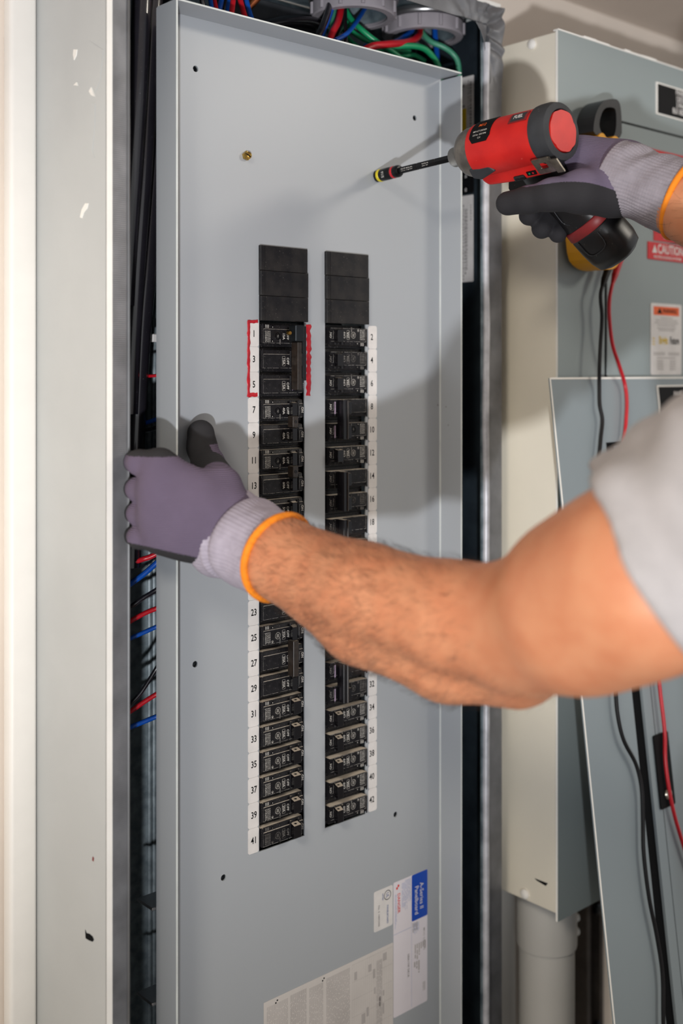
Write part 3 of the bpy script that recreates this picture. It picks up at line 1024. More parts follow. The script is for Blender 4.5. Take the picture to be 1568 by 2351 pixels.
for n in (34, 36, 38, 40, 42):
    breaker(n, 1, '20A', 'single', 'single twenty amp breaker beside the number ' + NW[n])

# blank fillers above the breakers
ordn = ['topmost', 'middle', 'lowest']
for side, (a, b) in enumerate(((LX0, LX1), (QX0, QX1))):
    for k in range(3):
        z1 = CZ1 + 0.0006 - PITCH * k
        z0 = z1 - PITCH + 0.0004
        e = -0.0012 * k * 0.4
        fl = tag(empty('filler_plate', (a, 0, z0)), '%s black blank filler plate above the %s numbered breakers' % (ordn[k], ['odd', 'even'][side]),
                 'filler plate', 'black filler plates')
        w = b - a + (0.0035 if k else 0.0028) - 0.0006 * (k == 2)
        MB().box(-0.0012, w - 0.0012 - 0.0006, -0.0038 + e, -0.0003 + e * 0.5, 0, z1 - z0, 0.0004, 1).build('plate', M_fill, fl)
        MB().box(-0.0008, 0.0022, -0.0044 + e, -0.0036 + e, 0.0002, z1 - z0 - 0.0002, 0.0002, 1).build('lip', M_fill, fl)
        MB().box(0.0042, 0.0047, -0.0042 + e, -0.0036 + e, 0.0002, z1 - z0 - 0.0002).build('ridge', M_fill, fl)
        MB().box(0.001, b - a - 0.001, 0.0017, 0.012, 0.001, z1 - z0 - 0.001).build('snap_body', M_fill, fl)

# ------------------------------------------------------------------ inside the box: label on the far inner side, brackets, wires
IX = BX1 - 0.0031
lb = tag(empty('inner_box_label'), 'long white printed label inside the box edge behind the driver', 'label')


def side_rect(px0, px1, py0, py1, name, m, lift=0.0003, parent=lb, rad=0.001):
    a, b = PX(px0, py0, IX), PX(px1, py0, IX)
    c, d = PX(px0, py1, IX), PX(px1, py1, IX)
    z1, z0 = (a.z + b.z) / 2, (c.z + d.z) / 2
    y0, y1 = min(a.y, b.y), max(a.y, b.y)
    return MB().prism(rrect(y0, y1, z0, z1, min(rad, (y1 - y0) * .3, (z1 - z0) * .3), 3), (IX, 0, 0), EY, EZ, (-lift, 0, 0)).build(name, m, parent)


side_rect(1040, 1088, 178, 446, 'upper_sticker', M_label)
side_rect(1040, 1087, 450, 648, 'lower_sticker', M_label)
side_rect(1040, 1071, 252, 330, 'yellow_field', M_sticker_y, 0.0005)
side_rect(1040, 1088, 392, 446, 'black_field', M_ink, 0.0005)
m = MB()
for px0, px1, py0, py1 in ((1074, 1076, 185, 260), (1078, 1083, 188, 300), (1062, 1066, 195, 200), (1062, 1067, 242, 248)):
    a, b, c = PX(px0, py0, IX - .0004), PX(px1, py0, IX - .0004), PX(px0, py1, IX - .0004)
    z = a.z
    while z > c.z:
        l = rnd.uniform(0.001, 0.004)
        m.flat(rect(b.y, a.y, z - l, z), (IX - 0.0004, 0, 0), EY, EZ)
        z -= l + rnd.uniform(0.0005, 0.0015)
for px0, px1, py0, py1 in ((1063, 1065, 470, 640), (1067, 1070, 480, 630), (1071, 1073, 480, 620), (1080, 1082, 470, 505)):
    a, b, c = PX(px0, py0, IX - .0004), PX(px1, py0, IX - .0004), PX(px0, py1, IX - .0004)
    z = a.z
    while z > c.z:
        l = rnd.uniform(0.001, 0.004)
        m.flat(rect(b.y, a.y, z - l, z), (IX - 0.0004, 0, 0), EY, EZ)
        z -= l + rnd.uniform(0.0005, 0.0015)
m.build('print', M_inkg, lb)
m = MB()
for yy in (405, 436):
    p = PX(1070, yy, IX)
    v, f = sheet(circle(p.y, p.z, 0.0042, 20), [circle(p.y, p.z, 0.0034, 20)], 0.00002)
    m.add([(IX - 0.0007, q[0], q[1]) for q in v], f)
    m.text('GE', 0.004, (IX - 0.0007, p.y, p.z), DOWN, (0, -1, 0), 0.9, 0.02)
m.build('print', M_label, lb)

for k, py in enumerate((2062, 2277)):
    p = PY(313, py, 0.03)
    br = tag(MB().box(p.x, p.x + 0.10, p.y - 0.028, p.y, p.z - 0.003, p.z, 0.0006, 1).build('mounting_bracket', M_zinc),
             ['upper flat grey bracket corner showing in the box gap', 'lower flat grey bracket corner showing in the box gap'][k], 'bracket', 'brackets inside the box')
# chassis pan behind the breakers
pan = tag(MB().box(0.0, 0.17, 0.056, 0.062, -0.9, 0.2, 0.001, 1).build('chassis_pan', M_galv), 'steel chassis pan carrying the breakers', 'chassis')
for k, z in enumerate((0.16, -0.86)):
    MB().box(0.02, 0.15, 0.0621, 0.111, z - 0.02, z + 0.02).build('standoff', M_galv, pan)

wires = []


def wire(pts, r, m, label, colr, name='wire', group='wires inside the panel box', n=10):
    o = MB().tube(pts, r, n, 6).build(name, m, None, True)
    tag(o, label, name, group)
    return o


def wy(lst):
    return [PY(*q) for q in lst]


# thick black cables behind the rim
def cable(lst, r, label):
    return wire(wy(lst), r, M_wblk, label, 'black', 'cable', 'thick black cables', 16)


cable([(334, -120, .02), (325, 0, .02), (314, 230, .02), (303, 400, .022), (292, 560, .025), (285, 700, .03)], 0.0098, 'thick black cable nearest the box rim at the top')
cable([(362, -120, .035), (353, 0, .035), (342, 200, .035), (330, 400, .033), (318, 560, .033), (304, 760, .034), (296, 950, .036)], 0.0088, 'middle thick black cable slanting down the box gap')
cable([(400, -28, .05), (388, 40, .05), (372, 220, .05), (352, 440, .05), (341, 580, .045), (324, 760, .042), (312, 960, .04), (306, 1100, .04), (300, 1300, .045)], 0.0098, 'thick black cable crossing down to the gloved fingers')
gapw = [
    ([(270, 868, .06), (330, 864, .045), (362, 862, .03), (400, 858, .02)], .0016, M_wred, 'thin red wire crossing the gap above the gloved hand'),
    ([(270, 982, .07), (317, 974, .05), (340, 969, .04), (362, 962, .03), (400, 950, .02)], .0022, M_wblu, 'short blue wire just above the gloved hand'),
    ([(270, 996, .07), (317, 991, .05), (345, 986, .04), (362, 981, .03), (400, 970, .02)], .0022, M_wblk, 'black wire with a shine just above the gloved hand'),
    ([(270, 1296, .06), (300, 1292, .04), (330, 1283, .035), (350, 1276, .03), (390, 1255, .02)], .0026, M_wred, 'red wire just below the gloved hand'),
    ([(270, 1362, .06), (300, 1340, .04), (330, 1318, .035), (362, 1290, .03), (400, 1255, .02)], .0028, M_wblu, 'thick blue wire bending below the gloved hand'),
    ([(270, 1412, .06), (300, 1393, .04), (330, 1372, .035), (362, 1352, .03), (400, 1325, .02)], .0022, M_wblk, 'black wire under the thick blue wire'),
    ([(270, 1446, .06), (298, 1427, .04), (330, 1409, .035), (362, 1396, .03), (400, 1385, .02)], .0024, M_wred, 'red wire between black and pale blue ones'),
    ([(270, 1478, .06), (298, 1466, .04), (330, 1452, .035), (362, 1438, .03), (400, 1425, .02)], .0022, M_wblu, 'pale blue wire above the steep black one'),
    ([(270, 1655, .06), (298, 1618, .04), (325, 1588, .035), (362, 1530, .03), (385, 1490, .02)], .0021, M_wblk, 'steep black wire climbing to the panel cover'),
    ([(270, 1648, .06), (298, 1634, .04), (330, 1612, .035), (362, 1592, .03), (400, 1572, .02)], .0024, M_wred, 'lowest red wire in the gap beside the cover'),
    ([(270, 1682, .06), (298, 1670, .04), (330, 1657, .035), (362, 1644, .03), (400, 1632, .02)], .0024, M_wblu, 'lowest blue wire in the gap beside the cover'),
    ([(280, 1205, .07), (312, 1205, .05), (350, 1198, .04), (400, 1180, .02)], .0028, M_wblu, 'blue wire showing between the gloved fingers'),
]
for a in gapw:
    wire(wy(a[0]), a[1], a[2], a[3], '')
p = PY(352, 776, 0.06)
tg_ = tag(MB().box(p.x - 0.003, p.x + 0.012, 0.056, 0.064, p.z - 0.004, p.z + 0.004, 0.0008, 1).build('wire_tag', M_label), 'tiny white tag on a thin wire in the gap', 'tag')

# wires at the top, leading into the bushings
topw = [
    ([(700, 140, .01), (735, 72, .015), (752, 30, .03), (765, -30, .05)], .0036, M_wblk, 'printed black wire entering the first bushing'),
    ([(728, 120, .02), (745, 68, .03), (762, 20, .04), (768, -20, .05)], .0028, M_wblu, 'dark blue wire beside the printed black one'),
    ([(745, 130, .012), (762, 78, .02), (776, 50, .03), (783, 18, .04), (786, -30, .05)], .0038, M_wred, 'fat red wire entering the first bushing'),
    ([(755, 100, .04), (762, 55, .05), (768, 20, .055), (774, -20, .06)], .0026, M_wgrn2, 'pale green wire behind the fat red one'),
    ([(760, 110, .03), (776, 75, .04), (788, 50, .05), (790, -10, .05)], .0026, M_wblk, 'black wire pressed against the fat red one'),
    ([(795, 130, .02), (794, 88, .02), (793, 40, .04), (792, -20, .05)], .0022, M_wblk, 'slim black wire hanging from the first bushing'),
    ([(770, 92, .012), (795, 78, .015), (815, 55, .03), (840, 15, .055), (852, -15, .06)], .0026, M_wblu, 'blue wire slanting across the first bushing'),
    ([(788, 10, .055), (805, 42, .045), (830, 68, .03), (868, 98, .02), (900, 118, .015), (940, 150, .012)], .0032, M_wgrn, 'long printed green wire falling from the first bushing'),
    ([(795, 50, .06), (812, 75, .05), (845, 95, .04), (880, 108, .03), (940, 118, .03)], .0028, M_wgrn, 'green wire looping out below the first bushing'),
    ([(785, 60, .06), (800, 88, .05), (815, 102, .04), (835, 118, .04)], .0022, M_wgrn, 'short green wire ducking behind the cover lip'),
    ([(840, 108, .02), (890, 104, .03), (925, 88, .04), (945, 68, .05), (952, 30, .05)], .0038, M_wblu, 'bright blue wire rising into the second bushing'),
    ([(790, 150, .01), (845, 110, .008), (885, 102, .010), (930, 98, .018), (955, 88, .03), (966, 70, .045), (970, 30, .05)], .0042, M_wred, 'fat red wire sweeping into the second bushing'),
    ([(850, 118, .03), (890, 110, .02), (935, 105, .015), (970, 110, .015), (992, 128, .015), (1006, 152, .015), (1012, 190, .015)], .0036, M_wgrn, 'bright green wire arching down to the cover corner'),
    ([(966, 60, .05), (972, 78, .04), (990, 96, .03), (1018, 108, .02), (1040, 124, .015), (1052, 146, .012), (1054, 190, .012)], .0034, M_wgrn2, 'pale green wire looping past the cover corner'),
    ([(998, 50, .05), (999, 80, .045), (1002, 110, .04), (1005, 160, .03)], .0033, M_wblu, 'straight blue wire dropping from the second bushing'),
    ([(940, 40, .07), (948, 80, .07), (952, 120, .06), (956, 180, .05)], .0024, M_wblk, 'black wire dropping behind the green arch'),
    ([(900, 132, .04), (930, 128, .03), (952, 127, .03), (975, 140, .03)], .0028, M_wgrn, 'stub of green wire under the green arch'),
    ([(490, 60, .02), (485, 12, .03), (478, -28, .04)], .0024, M_wblu, 'blue wire at the far end of the cover lip'),
    ([(505, 60, .02), (495, 14, .03), (486, -28, .04)], .0024, M_wred, 'red wire at the far end of the cover lip'),
    ([(497, 60, .03), (507, 8, .03), (514, -28, .04)], .0028, M_wblu, 'teal blue wire at the middle of the small top bundle'),
    ([(520, 60, .02), (524, 16, .03), (532, -28, .04)], .0026, M_wblu, 'blue wire beside the pinkish red one at the top'),
    ([(528, 60, .015), (534, 12, .02), (538, -28, .03)], .0028, M_wred, 'pinkish red wire at the top bundle'),
    ([(572, 70, .02), (558, 25, .03), (545, -28, .04)], .0030, M_wred, 'printed red wire leaning beside the last blue one'),
    ([(590, 75, .02), (572, 25, .03), (560, -28, .04)], .0026, M_wblu, 'last blue wire of the small top bundle'),
    ([(470, 40, .03), (462, -10, .03), (458, -28, .04)], .0026, M_wblk, 'black wire at the start of the small top bundle'),
    ([(512, 50, .05), (516, -10, .05), (520, -28, .05)], .0030, M_wblk, 'black wire behind the small top bundle'),
    ([(600, 60, .07), (660, 48, .07), (720, 52, .07), (780, 80, .06)], .0060, M_wblk, 'thick black cable lying behind the cover lip'),
    ([(640, 110, .05), (720, 95, .05), (800, 118, .045), (880, 130, .045), (960, 160, .04)], .0050, M_wblk, 'black cable sagging under the green wires'),
]
for a in topw:
    wire(wy(a[0]), a[1], a[2], a[3], '')
# neutral bar and ground lug seen at the top
nb = PY(640, 20, 0.085)
nbar = tag(MB().box(nb.x - 0.075, nb.x + 0.05, 0.078, 0.1, 0.36, 0.41, 0.002, 2).build('terminal_block', M_rubber), 'dark terminal block at the back of the box top', 'terminal block')
p = PY(584, 3, 0.06)
lug = tag(empty('copper_lug', p), 'small copper lug beside the top wires', 'lug')
MB().lathe([(0.0022, -0.012), (0.004, -0.012), (0.004, 0.006), (0.0022, 0.006)], 20, (0, 0, 0), (0.5, -0.4, 0.7), closed=True).build('barrel', M_copper, lug, True)
MB().box(-0.004, 0.004, 0.003, 0.0175, -0.004, 0.003).build('tongue', M_copper, lug)

# ------------------------------------------------------------------ neighbouring cabinet
CXL = 0.375
CYF = PX(1277, 500, CXL).y
CZT, CZB = PX(1277, 72, CXL).z, PX(1267, 2094, CXL).z
CXR = 1.35
cab = tag(empty('grey_cabinet'), 'closed cabinet with cream side and blue grey front', 'cabinet')
MB().box(CXL, CXR, CYF, 0.1148, CZB, CZT, 0.001, 1).build('cabinet_body', M_cream2, cab)
CF = CYF - 0.003
MB().box(CXL - 0.0008, CXR, CF, CYF - 0.0001, CZB - 0.008, CZT + 0.001).build('front_cover', M_grey, cab)
MB().box(CXL - 0.0012, CXL - 0.0009 + 0.0012, CF + 0.0002, CYF - 0.0001, CZB - 0.008, CZT + 0.0012).build('chipped_edge', M_white, cab)
m = MB()
x = CXL
while x < CXR:
    l = rnd.uniform(0.01, 0.05)
    m.box(x, min(x + l, CXR), CF - 0.0003, CYF + 0.004, CZT + 0.0011, CZT + 0.0011 + rnd.uniform(0.0015, 0.0035))
    x += l
m.build('chipped_top_edge', M_white, cab)
dl = PY(1388, 300, CF)
dt = PY(1420, 276, CF).z
MB().box(dl.x, 1.20, CF - 0.0004, CF - 0.0001, -0.58, dt).build('door_gap', M_gap, cab)
MB().box(dl.x + 0.0022, 1.197, CF - 0.0022, CF - 0.0005, -0.577, dt - 0.003, 0.0006, 1).build('cabinet_door', M_grey, cab)
DF = CF - 0.0022
for px, py in ((1222, 102), (1206, 2052)):
    p = PX(px, py, CXL)
    s_ = MB().lathe([(0.0058, 0.0), (0.0058, 0.0022), (0.0035, 0.0038), (0.0001, 0.0042)], 18, (CXL, p.y, p.z), (-1, 0, 0)).build('side_screw', M_white, cab, True)
q = [PX(1241 + a, 2022 + b, CXL) for a, b in ((-14, -6), (-4, -2), (6, 2), (17, 6), (12, 12), (2, 6), (-8, 0))]
MB().prism([(p.y, p.z) for p in q], (CXL - 0.0003, 0, 0), EY, EZ, (0.00025, 0, 0)).build('paint_chip', M_gap, cab)


def front_rect(px0, px1, py0, py1, Y, name, m, parent, th=0.0005, x1=None):
    """sign stuck to the cabinet front; px at the photo, side edges vertical"""
    a = PY(px0, py0, Y)
    c = PY(px0, py1, Y)
    b = PY(px1, py0, Y)
    xx = x1 if x1 else b.x
    MBx = MB().box(a.x, xx, Y - th, Y - 0.0001, c.z, a.z)
    return MBx.build(name, m, parent), (a.x, xx, c.z, a.z)


np_, (x0, x1, z0, z1) = front_rect(1505, 1640, 188, 262, CF, 'nameplate', M_white, cab, 0.0014)
MB().box(x0 + 0.003, x1 - 0.003, CF - 0.0019, CF - 0.00145, z0 + 0.002, z1 - 0.002).build('black_face', M_ink, np_)
m = MB()
for k, s_ in enumerate(('PANEL C', '120/208V', '3 PHASE', 'BLK RED BLU')):
    m.text(s_, 0.0098, ((x0 + x1) / 2 - 0.012, CF - 0.002, z1 - 0.0065 - 0.0083 * k), EX, EZ, 0.8, 0.02)
m.build('lettering', M_label, np_)
sr, (x0, x1, z0, z1) = front_rect(1481, 1700, 338, 520, DF, 'caution_sign', M_sign_red, cab, 0.0006)
MB().box(x0 + 0.006, x1, DF - 0.0010, DF - 0.00065, z1 - 0.01, z1 - 0.0045).build('lettering', M_label, sr)
sr, (x0, x1, z0, z1) = front_rect(1500, 1700, 506, 552, DF, 'caution_sign', M_sign_red, cab, 0.0008)
m = MB()
for k in range(3):
    m.text('DISCONNECT POWER', 0.005, (x0 + 0.045, DF - 0.001, z1 - 0.006 - 0.007 * k), EX, EZ, 0.9, 0.01)
m.build('lettering', M_label, sr)
sr, (x0, x1, z0, z1) = front_rect(1486, 1700, 554, 594, DF, 'caution_sign', M_sign_red, cab, 0.0012)
m = MB()
m.text('CAUTION', 0.0165, (x0 + 0.052, DF - 0.0014, z1 - 0.0085), EX, EZ, 0.82, 0.02)
m.flat([(x0 + 0.009, z1 - 0.0135), (x0 + 0.0205, z1 - 0.0135), (x0 + 0.0148, z1 - 0.003)], (0, DF - 0.0014, 0), EX, EZ)
m.text('MULTIPLE SOURCES OF POWER', 0.0048, (x0 + 0.045, DF - 0.0014, z1 - 0.0185), EX, EZ, 0.95, 0.02)
m.build('lettering', M_label, sr)
ws_x0, ws_x1 = PY(1493, 700, DF).x, PY(1564, 700, DF).x
z1, z0 = PY(1493, 695, DF).z, PY(1493, 861, DF).z
ws = MB().prism(rrect(ws_x0, ws_x1, z0, z1, 0.003), (0, DF - 0.0001, 0), EX, EZ, (0, -0.0005, 0)).build('warning_label', M_label, cab)
w = ws_x1 - ws_x0
h = z1 - z0
ya = DF - 0.0008
MB().box(ws_x0 + w * .09, ws_x1 - w * .09, ya, DF - 0.00062, z1 - h * 0.165, z1 - h * 0.045).build('orange_field', M_sign_org, ws)
m = MB()
m.text('WARNING', 0.0075, (ws_x0 + w * 0.6, ya - 0.0001, z1 - h * 0.105), EX, EZ, 0.9, 0.02)
m.flat([(ws_x0 + w * .2, z1 - h * 0.14), (ws_x0 + w * .36, z1 - h * 0.14), (ws_x0 + w * .28, z1 - h * 0.06)], (0, ya - 0.0001, 0), EX, EZ)
m.text('Future', 0.0135, (ws_x0 + w * 0.76, ya, z1 - h * 0.52), EX, EZ, 0.62, 0.02)
m.build('lettering', M_ink, ws)
m = MB()
m.text('Bright', 0.0135, (ws_x0 + w * 0.40, ya, z1 - h * 0.52), EX, EZ, 0.62, 0.03)
for k in range(3):
    zz = z1 - h * (0.48 + 0.04 * k)
    m.flat([(ws_x0 + w * .05, zz), (ws_x0 + w * .13, zz - 0.001), (ws_x0 + w * .13, zz - 0.0022), (ws_x0 + w * .05, zz - 0.0012)], (0, ya, 0), EX, EZ)
m.build('logo', M_sticker_y, ws)
m = MB()
for fz, a, b in [(0.2, .3, .7), (0.235, .15, .85), (0.27, .12, .88), (0.305, .2, .8), (0.345, .2, .8), (0.375, .25, .75)] + \
        [(0.69 + 0.025 * k, .08, .45) for k in range(2)] + [(0.69 + 0.025 * k, .55, .92) for k in range(2)] + \
        [(0.76, .2, .8)] + [(0.80 + 0.03 * k, .2, .4) for k in range(5)] + [(0.80 + 0.03 * k, .6, .8) for k in range(5)]:
    zz = z1 - h * fz
    m.flat(rect(ws_x0 + w * a, ws_x0 + w * b, zz - 0.0007, zz + 0.0005), (0, ya, 0), EX, EZ)
m.build('lettering', M_inkl, ws)

# white conduit below the cabinet
p = PY(1255, 2120, -0.02)
pc = tag(empty('white_conduit', (p.x, -0.02, CZB)), 'white painted conduit with a coupling under the cabinet', 'conduit')
cz = PY(1255, 2165, -0.02).z - CZB
MB().lathe([(0.0345, FLOOR - CZB), (0.0345, cz + 0.0005)], 40).build('pipe', M_pipe, pc, True)
MB().lathe([(0.0345, cz), (0.0372, cz), (0.0376, cz + 0.002), (0.0376, -0.0015), (0.0345, -0.001)], 40).build('coupling', M_pipe, pc, True)
for py in (2105, 2137):
    a = PY(1312, py, -0.035)
    d = Vector((0.86, -0.5, 0)).normalized()
    MB().lathe([(0.0050, 0.0), (0.0050, 0.005), (0.0036, 0.0065), (0.0001, 0.007)], 14, (d.x * 0.0368, d.y * 0.0368, a.z - CZB), (d.x, d.y, 0)).build('set_screw', M_white, pc, True)
p = PY(1146, 2200, 0.045)
sp = tag(MB().lathe([(0.021, 0), (0.021, CZB - FLOOR - 0.009)], 32, (p.x, 0.045, FLOOR + 0.0), (0, 0, 1)).build('slim_pipe', M_pipe, None, True), 'slim pale pipe on the wall under the cabinet', 'pipe')
p = PY(1350, 2200, 0.09)
stt = tag(empty('strut_channel', (p.x, 0.115, FLOOR)), 'steel strut channel bolted to the wall below the cabinet', 'strut')
v, f = sheet([(-.02, 0), (-.02, -.038), (-.012, -.038), (-.012, -.035), (-.017, -.035), (-.017, -.003), (.017, -.003), (.017, -.035), (.012, -.035), (.012, -.038), (.02, -.038), (.02, 0)], [], 0.84)
MB().add(v, f).build('channel', M_strut, stt)
for z in (0.72, 0.55):
    MB().lathe([(0.008, 0.0), (0.008, 0.006), (0.004, 0.007)], 6, (0, -0.0381, z), (0, -1, 0)).build('bolt', M_dscrew, stt)

# ------------------------------------------------------------------ trim cover leaning against the cabinet
TLc = PY(1262, 868, DF - 0.006)
bt = PX(1410, 2351, TLc.x)
DN = (bt - TLc).normalized()
LEN = (FLOOR + 0.0005 - TLc.z) / DN.z
NRM = EX.cross(DN).normalized()
if NRM.y > 0:
    NRM = -NRM
lean = tag(empty('leaning_panel_cover', TLc), 'removed blue grey trim cover leaning below the meter', 'panel cover')


def PL(px, py, off=0.0):
    """point of the leaning cover's front plane seen at a pixel"""
    o = Vector((CAM[0], CAM[1], 0))
    d = P(px, py, 1.0) - o
    k = (TLc + NRM * off - o).dot(NRM) / d.dot(NRM)
    return o + d * k


def luv(px, py):
    q = PL(px, py) - TLc
    return q.dot(EX), q.dot(DN)


LW = 0.53


def plate(u0, u1, w0, w1, off, th, name, m, parent=lean, rad=0.0):
    pl = rrect(u0, u1, w0, w1, rad, 4) if rad else rect(u0, u1, w0, w1)
    return MB().prism(pl, NRM * off, EX, DN, NRM * th).build(name, m, parent)


u_d, w_d = luv(1391, 1016)
pl_, pf_ = sheet(rect(0, LW, 0, LEN), [rect(u_d, LW - 0.06, w_d, LEN - w_d)], 0.002)
m = MB()
m.add([EX * a + DN * b - NRM * c for a, b, c in pl_], pf_).build('trim_plate', M_grey2, lean)
plate(-0.0008, 0.0012, 0, LEN, 0.0001, 0.0006, 'bare_edge', M_white)
plate(0.0013, LW, -0.0006, 0.0016, 0.0001, 0.0005, 'bare_edge', M_white)
plate(u_d - 0.004, LW - 0.056, w_d - 0.004, LEN - w_d + 0.004, -0.0045, 0.0015, 'door_back', M_gap)
dgap = 0.020
dr = plate(u_d + dgap, LW - 0.064, w_d + 0.005, LEN - w_d - 0.005, -0.0028, 0.0034, 'cover_door', M_grey2)
plate(u_d + dgap + 0.017, u_d + dgap + 0.0176, w_d + 0.02, LEN - w_d - 0.02, 0.0007, 0.0002, 'door_crease', M_gap, dr)
a = luv(1496, 1690)
b = luv(1530, 1676)
c = luv(1518, 1857)
lt = plate(a[0], a[0] + 0.030, a[1], c[1], 0.0008, 0.0022, 'latch_plate', M_ink, lean, 0.002)
u_, w_ = luv(1527, 1821)
MB().lathe([(0.0062, 0.0031), (0.0066, 0.0045), (0.0054, 0.0062), (0.0030, 0.0064), (0.0026, 0.005), (0.0001, 0.005)], 22, EX * u_ + DN * w_, NRM).build('key_lock', M_steel, lt, True)
a = luv(1506, 885)
b = luv(1506, 940)
nm = plate(a[0], a[0] + 0.10, a[1], b[1] + 0.012, 0.0003, 0.0014, 'nameplate', M_white)
plate(a[0] + 0.002, a[0] + 0.098, a[1] + 0.002, b[1] + 0.010, 0.0018, 0.0003, 'black_face', M_ink, nm)
MB().text('PANEL B', 0.0095, EX * (a[0] + 0.05) + DN * (a[1] + 0.012) + NRM * 0.0023, EX, -DN, 0.8, 0.02).build('lettering', M_label, nm)

# ------------------------------------------------------------------ clamp meter on the cabinet front
MY = DF - 0.0002
meter = tag(empty('clamp_meter'), 'black and yellow clamp meter hanging on the grey cabinet', 'clamp meter')
j0, j1 = PY(1356, 270, MY - 0.03).x, PY(1421, 270, MY - 0.03).x
jt, jb = PY(1380, 222, MY - 0.03).z, PY(1380, 318, MY - 0.03).z
jc = (j0 + j1) / 2
jw = (j1 - j0) / 2
out_ = [(jc + jw, jb), (jc + jw, jt - 0.02), (jc + jw * 0.86, jt), (jc + jw * 0.3, jt), (jc - jw * 0.35, jt - 0.006), (jc - jw * 0.8, jt - 0.02), (jc - jw, jt - 0.036), (jc - jw, jb)]
hl = [(jc + jw * .58, jb + 0.006), (jc + jw * .62, jt - 0.012), (jc + jw * .3, jt - 0.010), (jc - jw * .3, jt - 0.014), (jc - jw * .6, jt - 0.030), (jc - jw * .6, jb + 0.010), (jc - jw * .1, jb - 0.004)]
def chaikin(pl, n=2):
    for _ in range(n):
        pl = [q for a, b in zip(pl, pl[1:] + pl[:1]) for q in ((a[0] * .75 + b[0] * .25, a[1] * .75 + b[1] * .25), (a[0] * .25 + b[0] * .75, a[1] * .25 + b[1] * .75))]
    return pl


v, f = sheet(chaikin(out_, 2), [chaikin(hl, 2)], 0.026)
MB().add([(a, MY - 0.034 + c, b) for a, b, c in v], [q[::-1] for q in f]).build('jaw', M_jaw, meter)
MB().box(j1 - 0.001, j1 + 0.006, MY - 0.028, MY - 0.012, jb + 0.006, jb + 0.03, 0.002).build('jaw_trigger', M_jaw, meter)
mb0 = PY(1355, 619, MY - 0.02).z
mbx = PY(1356, 600, MY - 0.03).x
ol = [(jc - jw * 0.55, jb + 0.008), (jc - jw * 0.05, jb - 0.003), (jc + jw * .5, jb + 0.008), (jc + jw * 1.0, jb - 0.008), (jc + jw * 1.05, jb - 0.03), (jc + jw * 0.9, mb0 + 0.02),
      (jc + jw * 0.5, mb0), (jc - jw * 0.7, mb0), (jc - jw * 1.5, mb0 + 0.016), (jc - jw * 1.45, jb - 0.04), (jc - jw, jb - 0.01)]
v, f = sheet(chaikin(ol, 2), [], 0.032)
bd = MB().add([(a, MY - 0.036 + c, b) for a, b, c in v], [q[::-1] for q in f]).build('meter_body', M_yell, meter)
bv = bd.modifiers.new('round', 'BEVEL')
bv.width = 0.003
bv.segments = 3
bv.limit_method = 'ANGLE'
MB().box(jc - jw * .7, jc + jw * .7, MY - 0.0375, MY - 0.0362, mb0 + 0.02, mb0 + 0.06).build('meter_screen', M_jaw, meter)
MB().lathe([(0.013, 0), (0.012, 0.006), (0.0001, 0.006)], 24, (jc, MY - 0.0362, mb0 + 0.085), (0, -1, 0)).build('dial', M_jaw, meter, True)
for fx_ in (-.45, .35):
    MB().lathe([(0.0032, 0), (0.0028, 0.001), (0.0001, 0.001)], 12, (jc + jw * fx_, MY - 0.0362, jb - 0.009), (0, -1, 0)).build('body_screw', M_dscrew, meter, True)

LO = 0.0066


def lead(top, below, r, m, label):
    root = tag(empty('test_lead'), label, 'test lead', 'test leads of the clamp meter')
    t0 = [PY(x, y, MY - 0.016) for x, y in top]
    pts = t0[1:] + [PL(x, y, LO) for x, y in below]
    e_ = pts[-1]
    k_ = (FLOOR + 0.06 - e_.z) / DN.z
    pts += [e_ + DN * k_, e_ + DN * (k_ + 0.02) + NRM * 0.05 - EZ * 0.02, Vector((e_.x + 0.02, (e_ + DN * k_).y - 0.14, FLOOR + 0.004)), Vector((e_.x + 0.10, (e_ + DN * k_).y - 0.20, FLOOR + 0.004))]
    MB().tube(pts, r, 10, 8).build('cord', m, root, True)
    MB().tube([t0[0], t0[1]], [0.0052, 0.0040], 12, 1).build('plug', m, root, True)
    d = (t0[2] - t0[1])
    for k in range(6):
        q = t0[1] + d * (k * 0.11)
        MB().lathe([(r, -0.0008), (0.0042 - 0.0003 * k, -0.0008), (0.0042 - 0.0003 * k, 0.0008), (r, 0.0008)], 12, q, d, closed=True).build('strain_ring', m, root, True)
    return root


lead([(1400, 606), (1388, 640), (1380, 668), (1379, 690), (1382, 730), (1378, 800), (1376, 850)],
     [(1376, 890), (1377, 930), (1383, 965), (1379, 1010), (1375, 1070), (1378, 1150), (1390, 1300), (1400, 1450), (1412, 1570), (1418, 1640), (1432, 1700), (1460, 1755), (1473, 1810), (1476, 1880), (1478, 1960), (1490, 2060), (1508, 2150), (1521, 2240), (1523, 2351), (1530, 2600), (1545, 2900)],
     0.0023, M_lead, 'black test lead hanging from the clamp meter')
lead([(1424, 590), (1412, 630), (1404, 660), (1399, 690), (1399, 730), (1406, 790), (1422, 840)],
     [(1434, 880), (1439, 920), (1437, 970), (1433, 1020), (1436, 1080), (1460, 1250), (1490, 1400), (1511, 1550), (1517, 1600), (1526, 1680), (1527, 1740), (1534, 1800), (1548, 1870), (1570, 1945), (1600, 2040), (1640, 2200), (1660, 2500), (1670, 2800)],
     0.0023, M_wred, 'red test lead hanging from the clamp meter')

